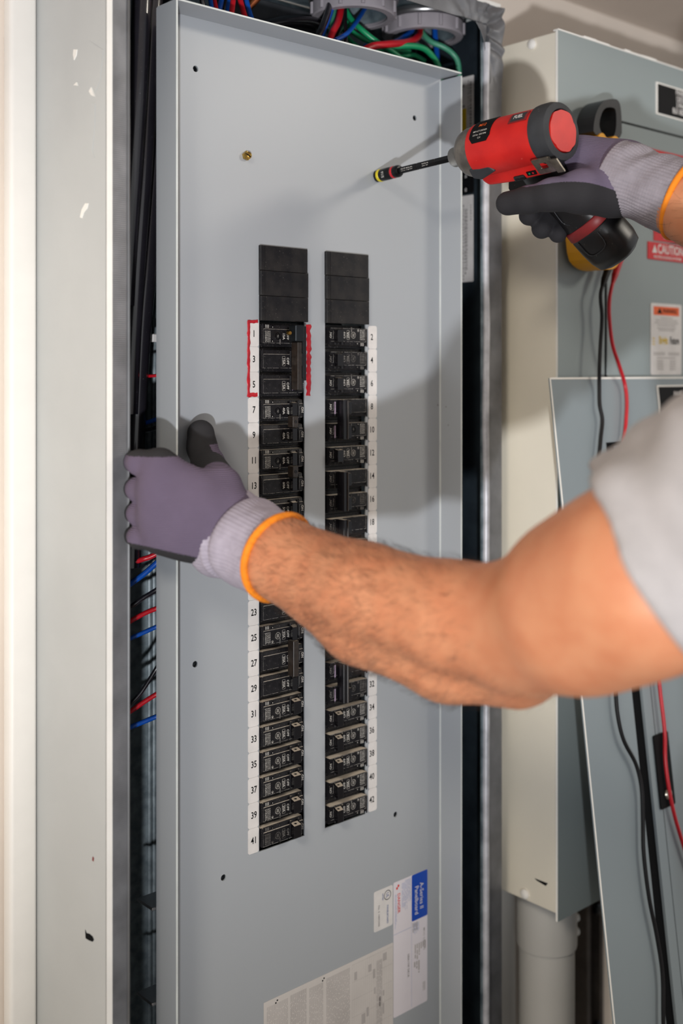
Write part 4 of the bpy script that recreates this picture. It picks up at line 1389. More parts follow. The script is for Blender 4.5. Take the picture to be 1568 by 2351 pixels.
# ------------------------------------------------------------------ impact driver and its bit
PHI = math.radians(42)
TILT = math.radians(2.3)
AX = Vector((0, -math.cos(TILT), math.sin(TILT)))
HD = Vector((math.sin(PHI), 0, -math.cos(PHI)))
HD = (HD - AX * HD.dot(AX)).normalized()
SD = (-HD).cross(AX)
TM = Matrix.Translation(TIP) @ Matrix(((AX.x, SD.x, -HD.x, 0), (AX.y, SD.y, -HD.y, 0), (AX.z, SD.z, -HD.z, 0), (0, 0, 0, 1)))
XA = (1, 0, 0)

bit = empty('nut_driver_bit')
bit.matrix_world = TM
tag(bit, 'black nut driver bit with yellow and red rings touching the cover', 'driver bit')
MB().lathe([(0.0046, 0.0012), (0.0066, 0.0012), (0.0066, 0.0045)], 24, (0, 0, 0), XA).build('socket', M_bit, bit, True)
MB().lathe([(0.0066, 0.0046), (0.0070, 0.005), (0.0070, 0.0078), (0.0066, 0.0082)], 24, (0, 0, 0), XA).build('yellow_ring', M_yel, bit, True)
MB().lathe([(0.0066, 0.0083), (0.0068, 0.009), (0.0068, 0.0225), (0.0064, 0.0235), (0.0064, 0.0255)], 24, (0, 0, 0), XA).build('sleeve', M_bit, bit, True)
MB().lathe([(0.0064, 0.0256), (0.0067, 0.0260), (0.0067, 0.0284), (0.0064, 0.0288)], 24, (0, 0, 0), XA).build('red_ring', M_wred, bit, True)
MB().lathe([(0.0064, 0.0289), (0.0066, 0.030), (0.0066, 0.0345), (0.0052, 0.0368), (0.0042, 0.037)], 24, (0, 0, 0), XA).build('collar', M_bit, bit, True)
MB().lathe([(0.0040, 0.0371), (0.0040, 0.062), (0.0036, 0.0625), (0.0036, 0.064), (0.0040, 0.0645), (0.0040, 0.088), (0.0036, 0.0885), (0.0036, 0.090), (0.0040, 0.0905), (0.0040, 0.120)], 6, (0, 0, 0), XA, u=(0, 0, 1)).build('hex_shaft', M_bit, bit)
m = MB()
nn = Vector((0, -math.cos(math.radians(30)), math.sin(math.radians(30))))
tt = Vector((0, -math.sin(math.radians(30)), -math.cos(math.radians(30))))
for s_, x in (('PAT PEND', 0.050), ('32767', 0.077)):
    m.text(s_, 0.0042, Vector((x, 0, 0)) + nn * 0.0037, (1, 0, 0), -tt, 0.9, 0.01)
for s_, x in (('5/16', 0.016),):
    m.text(s_, 0.0055, Vector((x, 0, 0)) + nn * 0.0070, -tt, (-1, 0, 0), 0.7, 0.01)
m.build('lettering', M_print, bit)

drv = empty('impact_driver')
drv.matrix_world = TM
tag(drv, 'worn red and black cordless impact driver held in the glove', 'power tool')
MB().lathe([(0.0050, 0.1145), (0.0098, 0.115), (0.0102, 0.1165), (0.0102, 0.130), (0.0092, 0.134)], 28, (0, 0, 0), XA).build('chuck', M_chuck, drv, True)
MB().lathe([(0.0145, 0.1315), (0.0195, 0.1325), (0.0232, 0.1365), (0.0252, 0.1425), (0.0258, 0.1535)], 40, (0, 0, 0), XA).build('gearcase', M_nose, drv, True)
MB().lathe([(0.0256, 0.1532), (0.0268, 0.1540), (0.0275, 0.162), (0.0275, 0.178), (0.0270, 0.21), (0.0266, 0.2318)], 44, (0, 0, 0), XA, sy=1.0).build('housing', M_redp, drv, True)
MB().lathe([(0.0264, 0.2320), (0.0282, 0.2330), (0.0287, 0.2370), (0.0287, 0.2450), (0.0272, 0.2510), (0.0212, 0.2530), (0.0205, 0.2518), (0.0205, 0.2325)], 44, (0, 0, 0), XA, closed=True).build('rear_bumper', M_rubber, drv, True)
m = MB()
pl = [(0.0198 * (1 + (0.06 * math.sin(5 * a) if math.sin(a) > -0.2 else 0)) * math.cos(a), 0.0198 * math.sin(a) * (1 + 0.03 * math.sin(9 * a))) for a in [2 * math.pi * k / 40 for k in range(40)]]
m.prism(pl, (0.2330, 0, 0), (0, 1, 0), (0, 0, 1), (0.0205, 0, 0)).build('rear_cap', M_redp, drv)
# moulded base under the barrel, trigger housing
m = MB()
m.prism([(0.152, -0.010), (0.151, -0.024), (0.156, -0.0305), (0.186, -0.0320), (0.205, -0.0315), (0.236, -0.031), (0.238, -0.010)], (0, -0.0205, 0), (1, 0, 0), (0, 0, 1), (0, 0.041, 0))
bs = m.build('trigger_housing', M_redp, drv)
bv = bs.modifiers.new('round', 'BEVEL'); bv.width = 0.004; bv.segments = 3
m = MB()
m.prism([(0.1485, -0.004), (0.1485, -0.015), (0.158, -0.0185), (0.180, -0.0120), (0.175, -0.0045)], (0, -0.0272, 0), (1, 0, 0), (0, 0, 1), (0, 0.0544, 0))
bs2 = m.build('nose_guard', M_rubber, drv)
bv = bs2.modifiers.new('round', 'BEVEL'); bv.width = 0.0025; bv.segments = 3
MB().box(0.1500, 0.153, -0.0165, -0.008, -0.0290, -0.024).build('work_light', M_label, drv)
MB().box(0.190, 0.204, -0.0222, 0.0222, -0.0312, -0.025, 0.002).build('direction_switch', M_tblack, drv)
mb = MB().box(0.208, 0.219, -0.0216, -0.0203, -0.0275, -0.0230)
mb.build('fuel_gauge', M_ink, drv)
MB().box(0.2105, 0.2122, -0.0220, -0.0217, -0.0260, -0.0243).build('green_lamp', M_wgrn, drv)
MB().box(0.2148, 0.2165, -0.0220, -0.0217, -0.0260, -0.0243).build('red_lamp', M_wred, drv)
MB().prism([(0.172, -0.034), (0.166, -0.044), (0.166, -0.056), (0.172, -0.066), (0.192, -0.066), (0.192, -0.034)], (0, -0.0075, 0), (1, 0, 0), (0, 0, 1), (0, 0.015, 0)).build('trigger', M_tblack, drv)
# belt clip
m = MB()
m.M = Matrix.Translation((0.229, -0.0285, -0.0150)) @ Matrix.Rotation(math.radians(8), 4, 'X')
v, f = sheet(rrect(0, 0.020, -0.009, 0.009, 0.002), [rrect(0.006, 0.0145, -0.0035, 0.0035, 0.001)], 0.0013)
m.add([(a, -0.0014 - c, b) for a, b, c in v], f)
m.prism([(0.018, -0.0014), (0.024, -0.007), (0.032, -0.0075), (0.032, -0.006), (0.0248, -0.0055), (0.020, -0.0001)], (0, 0, -0.008), (1, 0, 0), (0, 1, 0), (0, 0, 0.016))
m.build('belt_clip', M_steel, drv)
# badge and rating sticker on the barrel
def barrel_patch(x0, x1, a0, a1, r, name, m, n=10, cut=0.0):
    vs, fs = [], []
    for i in range(n + 1):
        a = math.radians(a0 + (a1 - a0) * i / n)
        for x in (x0 + cut * max(0, i - n + 2) / 2, x1 - cut * max(0, i - n + 2) / 2):
            for rr in (r - 0.0012, r):
                vs.append((x, -rr * math.sin(a), rr * math.cos(a)))
    for i in range(n):
        q = i * 4
        fs += [(q + 1, q + 3, q + 7, q + 5), (q, q + 4, q + 6, q + 2), (q, q + 1, q + 5, q + 4), (q + 2, q + 6, q + 7, q + 3)]
    fs += [(0, 2, 3, 1), (n * 4, n * 4 + 1, n * 4 + 3, n * 4 + 2)]
    return MB().add(vs, fs).build(name, m, drv, True, 40)


def barrel_text(s, size, x, a, r, sx, name, m, around=False, bold=0.01):
    vs, fs = glyphs(s, bold)
    out = []
    for p in vs:
        u, w = p[0] * size * sx, p[1] * size
        ang = math.radians(a) - w / r
        out.append((x - u, -r * math.sin(ang), r * math.cos(ang))) if not around else None
    return MB().add(out, fs).build(name, m, drv)


stk = barrel_patch(0.160, 0.186, -22, 46, 0.0280, 'rating_patch', M_ink, 12, 0.004)
for k, (s_, a_, sz) in enumerate((('M12', 6, 0.006), ('IMPACT DRIVER', 22, 0.0028), ('120 Nm  3300 RPM', 30, 0.0024), ('12 V', 37, 0.0024))):
    m_ = M_sign_org if k == 0 else M_print
    vs, fs = glyphs(s_, 0.01)
    ot = []
    for p in vs:
        ang = math.radians(a_) - p[1] * sz / 0.0283
        ot.append((0.173 + p[0] * sz * 0.9, -0.0283 * math.sin(ang), 0.0283 * math.cos(ang)))
    MB().add(ot, fs).build('lettering', m_, stk)
bg = barrel_patch(0.207, 0.229, -4, 22, 0.0276, 'badge', M_redd, 6)
bg2 = barrel_patch(0.2095, 0.2265, -1, 19, 0.0280, 'badge', M_rubber, 6)
vs, fs = glyphs('FUEL', 0.03)
MB().add([(0.218 + p[0] * 0.0052, -0.0282 * math.sin(math.radians(9) - p[1] * 0.0066 / 0.0282), 0.0282 * math.cos(math.radians(9) - p[1] * 0.0066 / 0.0282)) for p in vs], fs).build('lettering', M_label, bg2)

# grip, red band, battery: stacked ellipses along the handle
def grip(prof, name, m, n=36, smooth=True):
    vs, fs = [], []
    for (z, cx, rx, ry) in prof:
        for k in range(n):
            a = 2 * math.pi * k / n
            ca, sa = math.cos(a), math.sin(a)
            e = 0.75
            ex_ = rx * math.copysign(abs(ca) ** e, ca)
            vs.append((cx + ex_, ry * math.copysign(abs(sa) ** e, sa), z + 0.40 * ex_))
    for i in range(len(prof) - 1):
        for k in range(n):
            fs.append((i * n + k, (i + 1) * n + k, (i + 1) * n + (k + 1) % n, i * n + (k + 1) % n))
    fs += [list(range(n)), list(range((len(prof) - 1) * n, len(prof) * n))[::-1]]
    return MB().add(vs, fs).build(name, m, drv, smooth, 50)


grip([(-0.018, 0.208, 0.022, 0.0165), (-0.04, 0.210, 0.021, 0.0165), (-0.062, 0.215, 0.020, 0.0165), (-0.082, 0.222, 0.0205, 0.0172), (-0.0975, 0.228, 0.0235, 0.0188)], 'grip', M_tblack)
grip([(-0.0976, 0.228, 0.0242, 0.0196), (-0.0985, 0.2284, 0.0252, 0.0204), (-0.1065, 0.231, 0.0260, 0.0210), (-0.1074, 0.2315, 0.0252, 0.0206)], 'red_band', M_redd)
bt_ = grip([(-0.1075, 0.2315, 0.0248, 0.0204), (-0.1085, 0.232, 0.0256, 0.0210), (-0.122, 0.2365, 0.0262, 0.0214), (-0.135, 0.241, 0.0258, 0.0210), (-0.145, 0.2445, 0.0235, 0.0185), (-0.149, 0.246, 0.017, 0.013)], 'battery', M_tblack)
m = MB()
m.tube([(0.222, -0.0210, -0.112), (0.228, -0.0218, -0.128), (0.240, -0.0222, -0.1265), (0.252, -0.0212, -0.118), (0.249, -0.0200, -0.104)], 0.0006, 6, 3).build('battery_ridge', M_rubber, drv)
m = MB()
m.tube([(0.2045, -0.0140, -0.052), (0.210, -0.0165, -0.068), (0.214, -0.0172, -0.088), (0.222, -0.0182, -0.092)], 0.0005, 6, 3).build('grip_seam', M_rubber, drv)

# ------------------------------------------------------------------ the person: signed-distance modelling
def v3(p):
    return np.array([p[0], p[1], p[2]], np.float32)


def cap(p, a, b, ra, rb):
    a, b = v3(a), v3(b)
    ba = b - a
    t = np.clip(((p - a) @ ba) / max(float(ba @ ba), 1e-9), 0, 1)
    return np.linalg.norm(p - a - t[:, None] * ba, axis=1) - (ra + (rb - ra) * t)


def ell(p, c, r, R=None):
    q = p - v3(c)
    if R is not None:
        q = q @ np.array(R, np.float32)
    r = np.array(r, np.float32)
    k0 = np.linalg.norm(q / r, axis=1)
    k1 = np.linalg.norm(q / (r * r), axis=1)
    return k0 * (k0 - 1) / np.maximum(k1, 1e-6)


def smin(a, b, k):
    h = np.clip(0.5 + 0.5 * (b - a) / k, 0, 1)
    return b * (1 - h) + a * h - k * h * (1 - h)


def sdf_mesh(f, lo, hi, h, name):
    lo, hi = np.array(lo, np.float32), np.array(hi, np.float32)
    n = (np.ceil((hi - lo) / h).astype(int) + 1)
    F = np.ones(n, np.float32)
    B = 16
    nb = (n + B - 1) // B
    bi = np.stack(np.meshgrid(*[np.arange(k) for k in nb], indexing='ij'), -1).reshape(-1, 3)
    cen = lo + (bi * B + B / 2) * h
    dc = f(cen.astype(np.float32))
    lim = B * h * 0.87 * 1.25 + 0.015
    for b, d in zip(bi, dc):
        s = [slice(b[i] * B, min((b[i] + 1) * B, n[i])) for i in range(3)]
        if abs(d) > lim:
            F[tuple(s)] = d
            continue
        g = np.stack(np.meshgrid(*[np.arange(q.start, q.stop) for q in s], indexing='ij'), -1)
        F[tuple(s)] = f((lo + g.reshape(-1, 3) * h).astype(np.float32)).reshape(g.shape[:3])
    Sg = F < 0
    c = [Sg[dx:n[0] - 1 + dx, dy:n[1] - 1 + dy, dz:n[2] - 1 + dz] for dx in (0, 1) for dy in (0, 1) for dz in (0, 1)]
    cnt = sum(q.astype(np.int8) for q in c)
    idx = np.argwhere((cnt > 0) & (cnt < 8))
    acc = np.zeros((len(idx), 3), np.float64)
    num = np.zeros(len(idx))
    cor = np.array([(x, y, z) for x in (0, 1) for y in (0, 1) for z in (0, 1)])
    for a in range(8):
        for b in range(a + 1, 8):
            if np.abs(cor[a] - cor[b]).sum() != 1:
                continue
            ia, ib = idx + cor[a], idx + cor[b]
            fa, fb = F[tuple(ia.T)], F[tuple(ib.T)]
            m = (fa < 0) != (fb < 0)
            t = np.where(m, fa / np.where(m, fa - fb, 1), 0)
            pt = ia + (ib - ia) * t[:, None]
            acc[m] += pt[m]
            num[m] += 1
    V = lo + acc / num[:, None] * h
    I = -np.ones(n - 1, np.int64)
    I[tuple(idx.T)] = np.arange(len(idx))
    faces = []
    for ax in range(3):
        u, w = (ax + 1) % 3, (ax + 2) % 3
        A = np.moveaxis(Sg, (ax, u, w), (0, 1, 2))
        J = np.moveaxis(I, (ax, u, w), (0, 1, 2))
        ch = A[:-1] != A[1:]
        e = np.argwhere(ch[:, 1:-1, 1:-1]) + np.array([0, 1, 1])
        i, j, k = e.T
        q = np.stack([J[i, j - 1, k - 1], J[i, j, k - 1], J[i, j, k], J[i, j - 1, k]], 1)
        fl = ~A[i, j, k]
        q[fl] = q[fl][:, ::-1]
        faces.append(q)
    Q = np.concatenate(faces)
    Q = Q[(Q >= 0).all(1)]
    me = bpy.data.meshes.new(name)
    me.from_pydata(V.tolist(), [], Q.tolist())
    me.shade_smooth()
    return me, V


person = tag(empty('person', (0.15, -0.75, FLOOR)), 'person in light grey T-shirt and knit gloves working at the panel', 'person')


def attach(o):
    o.parent = person
    o.matrix_parent_inverse = Matrix.Translation((-0.15, 0.75, -FLOOR))
    return o


# joints of the arms
Lw, Lf, Lf2, Le = P(648, 1283, .942), P(835, 1380, .89), P(1025, 1450, .85), P(1165, 1468, .82)
Lu, Lh, Ls = P(1345, 1385, .755), P(1480, 1322, .715), P(1900, 1080, .69)
Rw, Rc, Re = P(1440, 410, 1.088), P(1590, 478, 1.035), Vector((0.32, -0.505, 0.02))
Rs = Vector((0.36, -0.74, -0.07))
MID = (Ls + Rs) / 2
SHD = (Rs - Ls).normalized()
FRT = Vector((-SHD.y, SHD.x, 0)).normalized()
HIP = Vector((MID.x, MID.y, -0.56)) - FRT * 0.04
BR = np.array([[SHD.x, FRT.x, 0], [SHD.y, FRT.y, 0], [0, 0, 1]], np.float32)


def arm_l(p):
    d = cap(p, P(560, 1240, 0.985), Lw, 0.0275, 0.0325)
    # thumb-side muscle mass and ulnar side give the crease along the forearm
    up = cap(p, Lw + Vector((0, 0, 0.003)), P(835, 1358, .885), 0.0305, 0.0365)
    up = smin(up, cap(p, P(835, 1358, .885), P(1040, 1416, .840), 0.0365, 0.0395), 0.012)
    up = smin(up, cap(p, P(1040, 1416, .840), P(1200, 1424, .80), 0.0395, 0.0395), 0.012)
    lo_ = cap(p, Lw - Vector((0, 0, 0.004)), P(835, 1420, .90), 0.0295, 0.0350)
    lo_ = smin(lo_, cap(p, P(835, 1420, .90), P(1030, 1500, .865), 0.0350, 0.0350), 0.012)
    lo_ = smin(lo_, cap(p, P(1030, 1500, .865), P(1185, 1532, .835), 0.0350, 0.030), 0.012)
    f_ = smin(up, lo_, 0.007)
    d = smin(d, f_, 0.010)
    ua = cap(p, P(1210, 1458, .81), Lu, 0.043, 0.0530)
    ua = smin(ua, cap(p, Lu, Lh, 0.0530, 0.0555), 0.03)
    ua = smin(ua, cap(p, Lh, Ls, 0.0555, 0.062), 0.03)
    return smin(d, ua, 0.022)


def arm_r(p):
    d = cap(p, Rw, Rc, 0.026, 0.029)
    d = smin(d, cap(p, Rc, (Rc + Re) / 2, 0.029, 0.041), 0.02)
    d = smin(d, cap(p, (Rc + Re) / 2, Re, 0.041, 0.043), 0.02)
    return smin(d, cap(p, Re, Rs, 0.045, 0.064), 0.03)


def loc(a, b, c):
    """point in torso frame: a along the shoulders, b to the front, c height above hip"""
    return HIP + SHD * a + FRT * b + EZ * c


HEADC = Vector((MID.x, MID.y, 0.20)) + FRT * 0.035


def body_f(p):
    d = smin(arm_l(p), arm_r(p), 0.001)
    d = smin(d, ell(p, loc(0, 0.03, 0.36), (0.165, 0.11, 0.18), BR), 0.06)
    d = smin(d, ell(p, loc(0, 0.0, 0.1), (0.15, 0.105, 0.2), BR), 0.06)
    d = smin(d, cap(p, Ls + SHD * 0.05 - EZ * 0.01, Rs - SHD * 0.05 - EZ * 0.01, 0.062, 0.062), 0.05)
    d = smin(d, cap(p, MID + EZ * 0.02, MID + FRT * 0.02 + EZ * 0.14, 0.058, 0.055), 0.04)
    hd = ell(p, HEADC, (0.076, 0.095, 0.115), BR)
    hd = smin(hd, ell(p, HEADC + FRT * 0.03 - EZ * 0.06, (0.055, 0.06, 0.06), BR), 0.03)
    hd = smin(hd, cap(p, HEADC + FRT * 0.093 + EZ * 0.012, HEADC + FRT * 0.112 - EZ * 0.025, 0.008, 0.013), 0.012)
    hd = smin(hd, cap(p, HEADC + FRT * 0.088 - EZ * 0.055 - SHD * 0.018, HEADC + FRT * 0.088 - EZ * 0.055 + SHD * 0.018, 0.008, 0.008), 0.008)
    for s_ in (-1, 1):
        hd = smin(hd, ell(p, HEADC + SHD * 0.08 * s_ - EZ * 0.005, (0.010, 0.02, 0.031), BR), 0.006)
        hd = -smin(-hd, ell(p, HEADC + FRT * 0.1 + SHD * 0.032 * s_ + EZ * 0.012, (0.016, 0.014, 0.011), BR), 0.01)
    d = smin(d, hd, 0.025)
    for s_ in (-1, 1):
        k = loc(0.10 * s_, 0.03, -0.48)
        d = smin(d, cap(p, loc(0.09 * s_, 0, 0.0), k, 0.085, 0.056), 0.03)
        d = smin(d, cap(p, k, loc(0.11 * s_, 0.0, -0.86), 0.055, 0.04), 0.02)
    return d


me, V = sdf_mesh(body_f, (-0.2, -1.02, FLOOR + 0.05), (0.62, -0.07, 0.35), 0.0055, 'body')
me.materials.append(M_skin)
body = attach(link('body', me))


def shirt_f(p):
    d = ell(p, loc(0, 0.03, 0.36), (0.180, 0.125, 0.19), BR)
    d = smin(d, ell(p, loc(0, 0.0, 0.1), (0.168, 0.125, 0.24), BR), 0.08)
    d = smin(d, cap(p, Ls + SHD * 0.04, Rs - SHD * 0.04, 0.078, 0.078), 0.06)
    hem = P(1486, 1300, .722)
    ax_ = (Ls - hem).normalized()
    sl = cap(p, hem - ax_ * 0.03, Ls, 0.0690, 0.090)
    wr = 0.0022 * np.sin(p[:, 2] * 95 + p[:, 0] * 60 + 1.5 * np.sin(p[:, 1] * 40)) + 0.0015 * np.sin(p[:, 1] * 150 - p[:, 2] * 70)
    dh = (p - v3(hem)) @ v3(ax_)
    sl = sl - 0.0016 * np.clip((0.020 - dh) / 0.002, 0, 1)
    sl = np.maximum(sl, -dh)
    hem2 = Re * 0.45 + Rs * 0.55
    ax2 = (Rs - hem2).normalized()
    s2 = np.maximum(cap(p, hem2 - ax2 * 0.03, Rs, 0.066, 0.08), -((p - v3(hem2)) @ v3(ax2)))
    d = smin(smin(d, sl, 0.02), s2, 0.02)
    d = np.maximum(d, (v3(HIP)[2] - 0.12) - p[:, 2])
    d = np.maximum(d, -cap(p, MID + EZ * 0.075 + FRT * 0.01, MID + EZ * 0.3 + FRT * 0.05, 0.066, 0.08))
    return d + wr


me, V = sdf_mesh(shirt_f, (-0.25, -1.05, -0.75), (0.65, -0.35, 0.16), 0.0045, 'shirt')
me.materials.append(M_shirt)
sh = attach(link('shirt', me))
smo = sh.modifiers.new('soft', 'SMOOTH')
smo.factor = 0.5
smo.iterations = 4
# sewn hem of the sleeve
hem = P(1486, 1300, .722)
axh = (Ls - hem).normalized()


def trous_f(p):
    d = ell(p, loc(0, 0.0, -0.03), (0.165, 0.118, 0.13), BR)
    for s_ in (-1, 1):
        k = loc(0.10 * s_, 0.03, -0.48)
        d = smin(d, cap(p, loc(0.09 * s_, 0, -0.02), k, 0.097, 0.07), 0.03)
        d = smin(d, cap(p, k, loc(0.11 * s_, 0.0, -0.86), 0.07, 0.062), 0.02)
    return np.maximum(d, (FLOOR + 0.05) - p[:, 2])


me, V = sdf_mesh(trous_f, (-0.1, -1.05, FLOOR + 0.03), (0.5, -0.4, -0.4), 0.012, 'trousers')
me.materials.append(M_trous)
attach(link('trousers', me))
for s_ in (-1, 1):
    a = loc(0.11 * s_, -0.03, 0)
    a.z = FLOOR + 0.045

    def shoe_f(p):
        d = smin(cap(p, a, a + FRT * 0.17 - EZ * 0.005, 0.046, 0.042), cap(p, a, a + EZ * 0.06 + FRT * 0.02, 0.045, 0.05), 0.03)
        return np.maximum(d, FLOOR + 0.001 - p[:, 2])
    me, V = sdf_mesh(shoe_f, a - Vector((.22, .22, .06)), a + Vector((.25, .28, .14)), 0.01, 'shoe')
    me.materials.append(M_shoe)
    attach(link('shoe', me))


def hair_f(p):
    d = ell(p, HEADC + EZ * 0.012 - FRT * 0.006, (0.083, 0.103, 0.117), BR)
    cut = ((p - v3(HEADC)) @ v3(FRT)) * 0.8 - (p[:, 2] - HEADC.z) + 0.005
    return np.maximum(d, cut)


me, V = sdf_mesh(hair_f, HEADC - Vector((.14, .14, .14)), HEADC + Vector((.14, .14, .15)), 0.006, 'hair')
me.materials.append(M_hair)
attach(link('hair', me))

# ---- gloves
def glove_mat(name, purple, black, dirs):
    m = mat(name, purple, 0.85, var=0.05, vscale=40, wave=dirs)
    N, L = m.node_tree.nodes, m.node_tree.links
    b = N['Principled BSDF']
    at_ = N.new('ShaderNodeAttribute')
    at_.attribute_name = 'coat'
    nz = N.new('ShaderNodeTexNoise')
    nz.inputs['Scale'].default_value = 160
    ad = N.new('ShaderNodeMath'); ad.operation = 'MULTIPLY_ADD'
    L.new(nz.outputs['Fac'], ad.inputs[0]); ad.inputs[1].default_value = 0.5
    L.new(at_.outputs['Fac'], ad.inputs[2])
    st_ = N.new('ShaderNodeMapRange')
    st_.inputs['From Min'].default_value = 0.70
    st_.inputs['From Max'].default_value = 0.80
    L.new(ad.outputs[0], st_.inputs['Value'])
    k = N.new('ShaderNodeMix'); k.data_type = 'RGBA'
    src = b.inputs['Base Color'].links[0].from_socket
    L.new(st_.outputs['Result'], k.inputs['Factor'])
    L.new(src, k.inputs['A'])
    n4 = N.new('ShaderNodeTexNoise'); n4.inputs['Scale'].default_value = 900
    k2 = N.new('ShaderNodeMix'); k2.data_type = 'RGBA'
    L.new(n4.outputs['Fac'], k2.inputs['Factor'])
    k2.inputs['A'].default_value = (*lin(black), 1)
    k2.inputs['B'].default_value = (*lin(tuple(min(255, q + 22) for q in black)), 1)
    L.new(k2.outputs['Result'], k.inputs['B'])
    L.new(k.outputs['Result'], b.inputs['Base Color'])
    bpn = next(q for q in N if q.type == 'BUMP')
    wvn = next(q for q in N if q.type == 'TEX_WAVE')
    inv = N.new('ShaderNodeMapRange')
    inv.inputs['To Min'].default_value = bpn.inputs['Strength'].default_value
    inv.inputs['To Max'].default_value = 0.06
    L.new(st_.outputs['Result'], inv.inputs['Value'])
    L.new(inv.outputs['Result'], bpn.inputs['Strength'])
    rib = N.new('ShaderNodeMix'); rib.data_type = 'RGBA'
    L.new(wvn.outputs['Fac'], rib.inputs['Factor'])
    rib.inputs['A'].default_value = (*lin(tuple(q * 0.84 for q in purple)), 1)
    L.new(src, rib.inputs['B'])
    L.new(rib.outputs['Result'], k.inputs['A'])
    return m


M_gl = glove_mat('purple_knit_glove', (116, 102, 126), (26, 25, 28), ('Z', 200, 0.8, 0.75))
M_gr = glove_mat('purple_grey_knit_glove', (116, 104, 128), (22, 21, 25), ('Z', 240, 0.8, 0.5))


def coat_attr(me, vals):
    at_ = me.attributes.new('coat', 'FLOAT', 'POINT')
    at_.data.foreach_set('value', np.asarray(vals, np.float32))


# left glove: gripping the flange of the dead front, thumb on the face
LWR = P(575, 1240, .99)
K = [P(368, 1068, .978), P(362, 1124, .972), P(362, 1180, .974), P(368, 1232, .982)]
KR = [0.0112, 0.0114, 0.0108, 0.0102]
PIPY = [-0.028, -0.022, -0.02, -0.024]
fing = []
for i in range(4):
    k = K[i]
    pip = PY(320, (1062, 1124, 1180, 1234)[i], PIPY[i] - 0.028)
    mid_ = Vector((-0.1475, -0.004 + 0.002 * i, pip.z - 0.002))
    tip_ = Vector((-0.1265, 0.013, pip.z - 0.005))
    fing.append((k, pip, mid_, tip_))
TH = [P(528, 1165, .985), P(508, 1118, .995), PY(478, 1066, -0.034), PY(464, 1028, -0.0185), PY(461, 995, -0.0135)]
THR = [0.018, 0.0175, 0.0150, 0.0138, 0.0130]
vd = (Vector((CAM[0], CAM[1], 0)) - K[1]).normalized()


def gl_f(p, parts=False):
    pal = None
    wr = [P(528, 1190, .985), P(532, 1215, .982), P(536, 1236, .984), P(532, 1256, .990)]
    for i in range(4):
        c_ = cap(p, wr[i], K[i], 0.0165, 0.0150)
        pal = c_ if pal is None else smin(pal, c_, 0.022)
    pal = smin(pal, cap(p, P(470, 1160, .985), P(440, 1200, .985), 0.022, 0.022), 0.025)
    d = smin(pal, cap(p, P(535, 1226, .990), P(600, 1258, .962), 0.028, 0.028), 0.012)
    fs_ = None
    for i, (k, a, b, c_) in enumerate(fing):
        e = smin(cap(p, k, a, KR[i] + 0.001, KR[i] - 0.0005), cap(p, a, b, KR[i] - 0.0005, KR[i] - 0.0025), 0.004)
        e = smin(e, cap(p, b, c_, KR[i] - 0.0025, 0.0095), 0.004)
        fs_ = e if fs_ is None else np.minimum(fs_, e)
    d = smin(d, fs_, 0.006)
    t_ = cap(p, TH[0], TH[1], THR[0], THR[1])
    for i in range(1, 4):
        t_ = smin(t_, cap(p, TH[i], TH[i + 1], THR[i], THR[i + 1]), 0.005)
    return smin(d, t_, 0.010)


me, V = sdf_mesh(gl_f, (-0.20, -0.16, -0.24), (0.0, 0.035, -0.02), 0.0019, 'glove')
me.materials.append(M_gl)


def cam_px(V):
    d = V[:, :2] - CAM
    z = d @ FW
    return d @ RT / z, V[:, 2] / z, z


# coated palm side: everything on the far side of a sheet lying through the hand
V32 = V.astype(np.float32)
pl_n = np.array([vd.x, vd.y, vd.z], np.float32)
hand0 = v3(P(430, 1160, 1.0))
far = -((V32 - hand0) @ pl_n)              # >0 : palm side
lower = (v3(P(300, 1247, 1.0)) - V32)[:, 2] + 0.30 * ((v3(P(300, 1247, 1.0)) - V32)[:, 0])
coat = np.maximum(far / 0.006, 0)
th_d = np.min(np.stack([cap(V32, TH[i], TH[i + 1], THR[i], THR[i + 1]) for i in range(2, 4)]), 0)
pal_d = cap(V32, TH[0], TH[1], THR[0], THR[1])
tside = (V32 - v3(TH[2])) @ v3((EX * 0.93 - EY * 0.36).normalized())
thc = np.clip(0.5 + (0.0010 - tside) / 0.004, 0, 1.2) * (V32[:, 2] > TH[2].z + 0.001)
thc = np.where(V32[:, 2] > TH[3].z + 0.004, 1.0, thc)
coat = np.where((th_d < 0.004) & (V32[:, 2] > TH[2].z - 0.002), np.maximum(thc, 0), coat)
iz = V32[:, 2] - (K[0].z + 0.0075)
coat = np.maximum(coat, np.where((iz > 0) & (V32[:, 0] < -0.098) & (V32[:, 1] > -0.115), 0.5 + iz / 0.006, 0))
coat = np.maximum(coat, np.clip(0.5 + lower / 0.006, 0, 1.2))
coat_attr(me, np.clip(coat, 0, 1.2))
glo = attach(link('glove', me))
glo['label'] = 'purple knit glove with black coated thumb and palm'


def ringed(name, path, rads, m, parent, n=72, ribs=0, amp=0.0, cap_=True, fold=None):
    """knit tube round the wrist with fine lengthwise ribs"""
    path = [Vector(p) for p in path]
    vs, fs = [], []
    nrm = None
    for i, p in enumerate(path):
        t_ = (path[min(i + 1, len(path) - 1)] - path[max(i - 1, 0)]).normalized()
        nrm = (t_.orthogonal() if nrm is None else nrm - t_ * nrm.dot(t_)).normalized()
        b_ = t_.cross(nrm)
        for k in range(n):
            a = 2 * math.pi * k / n
            rr = rads[i] + (amp * math.cos(ribs * a) if ribs else 0)
            if fold:
                rr += fold(i / (len(path) - 1), a)
            vs.append(p + (nrm * math.cos(a) + b_ * math.sin(a)) * rr)
    for i in range(len(path) - 1):
        for k in range(n):
            fs.append((i * n + k, i * n + (k + 1) % n, (i + 1) * n + (k + 1) % n, (i + 1) * n + k))
    return MB().add(vs, fs).build(name, m, parent, True, 80)


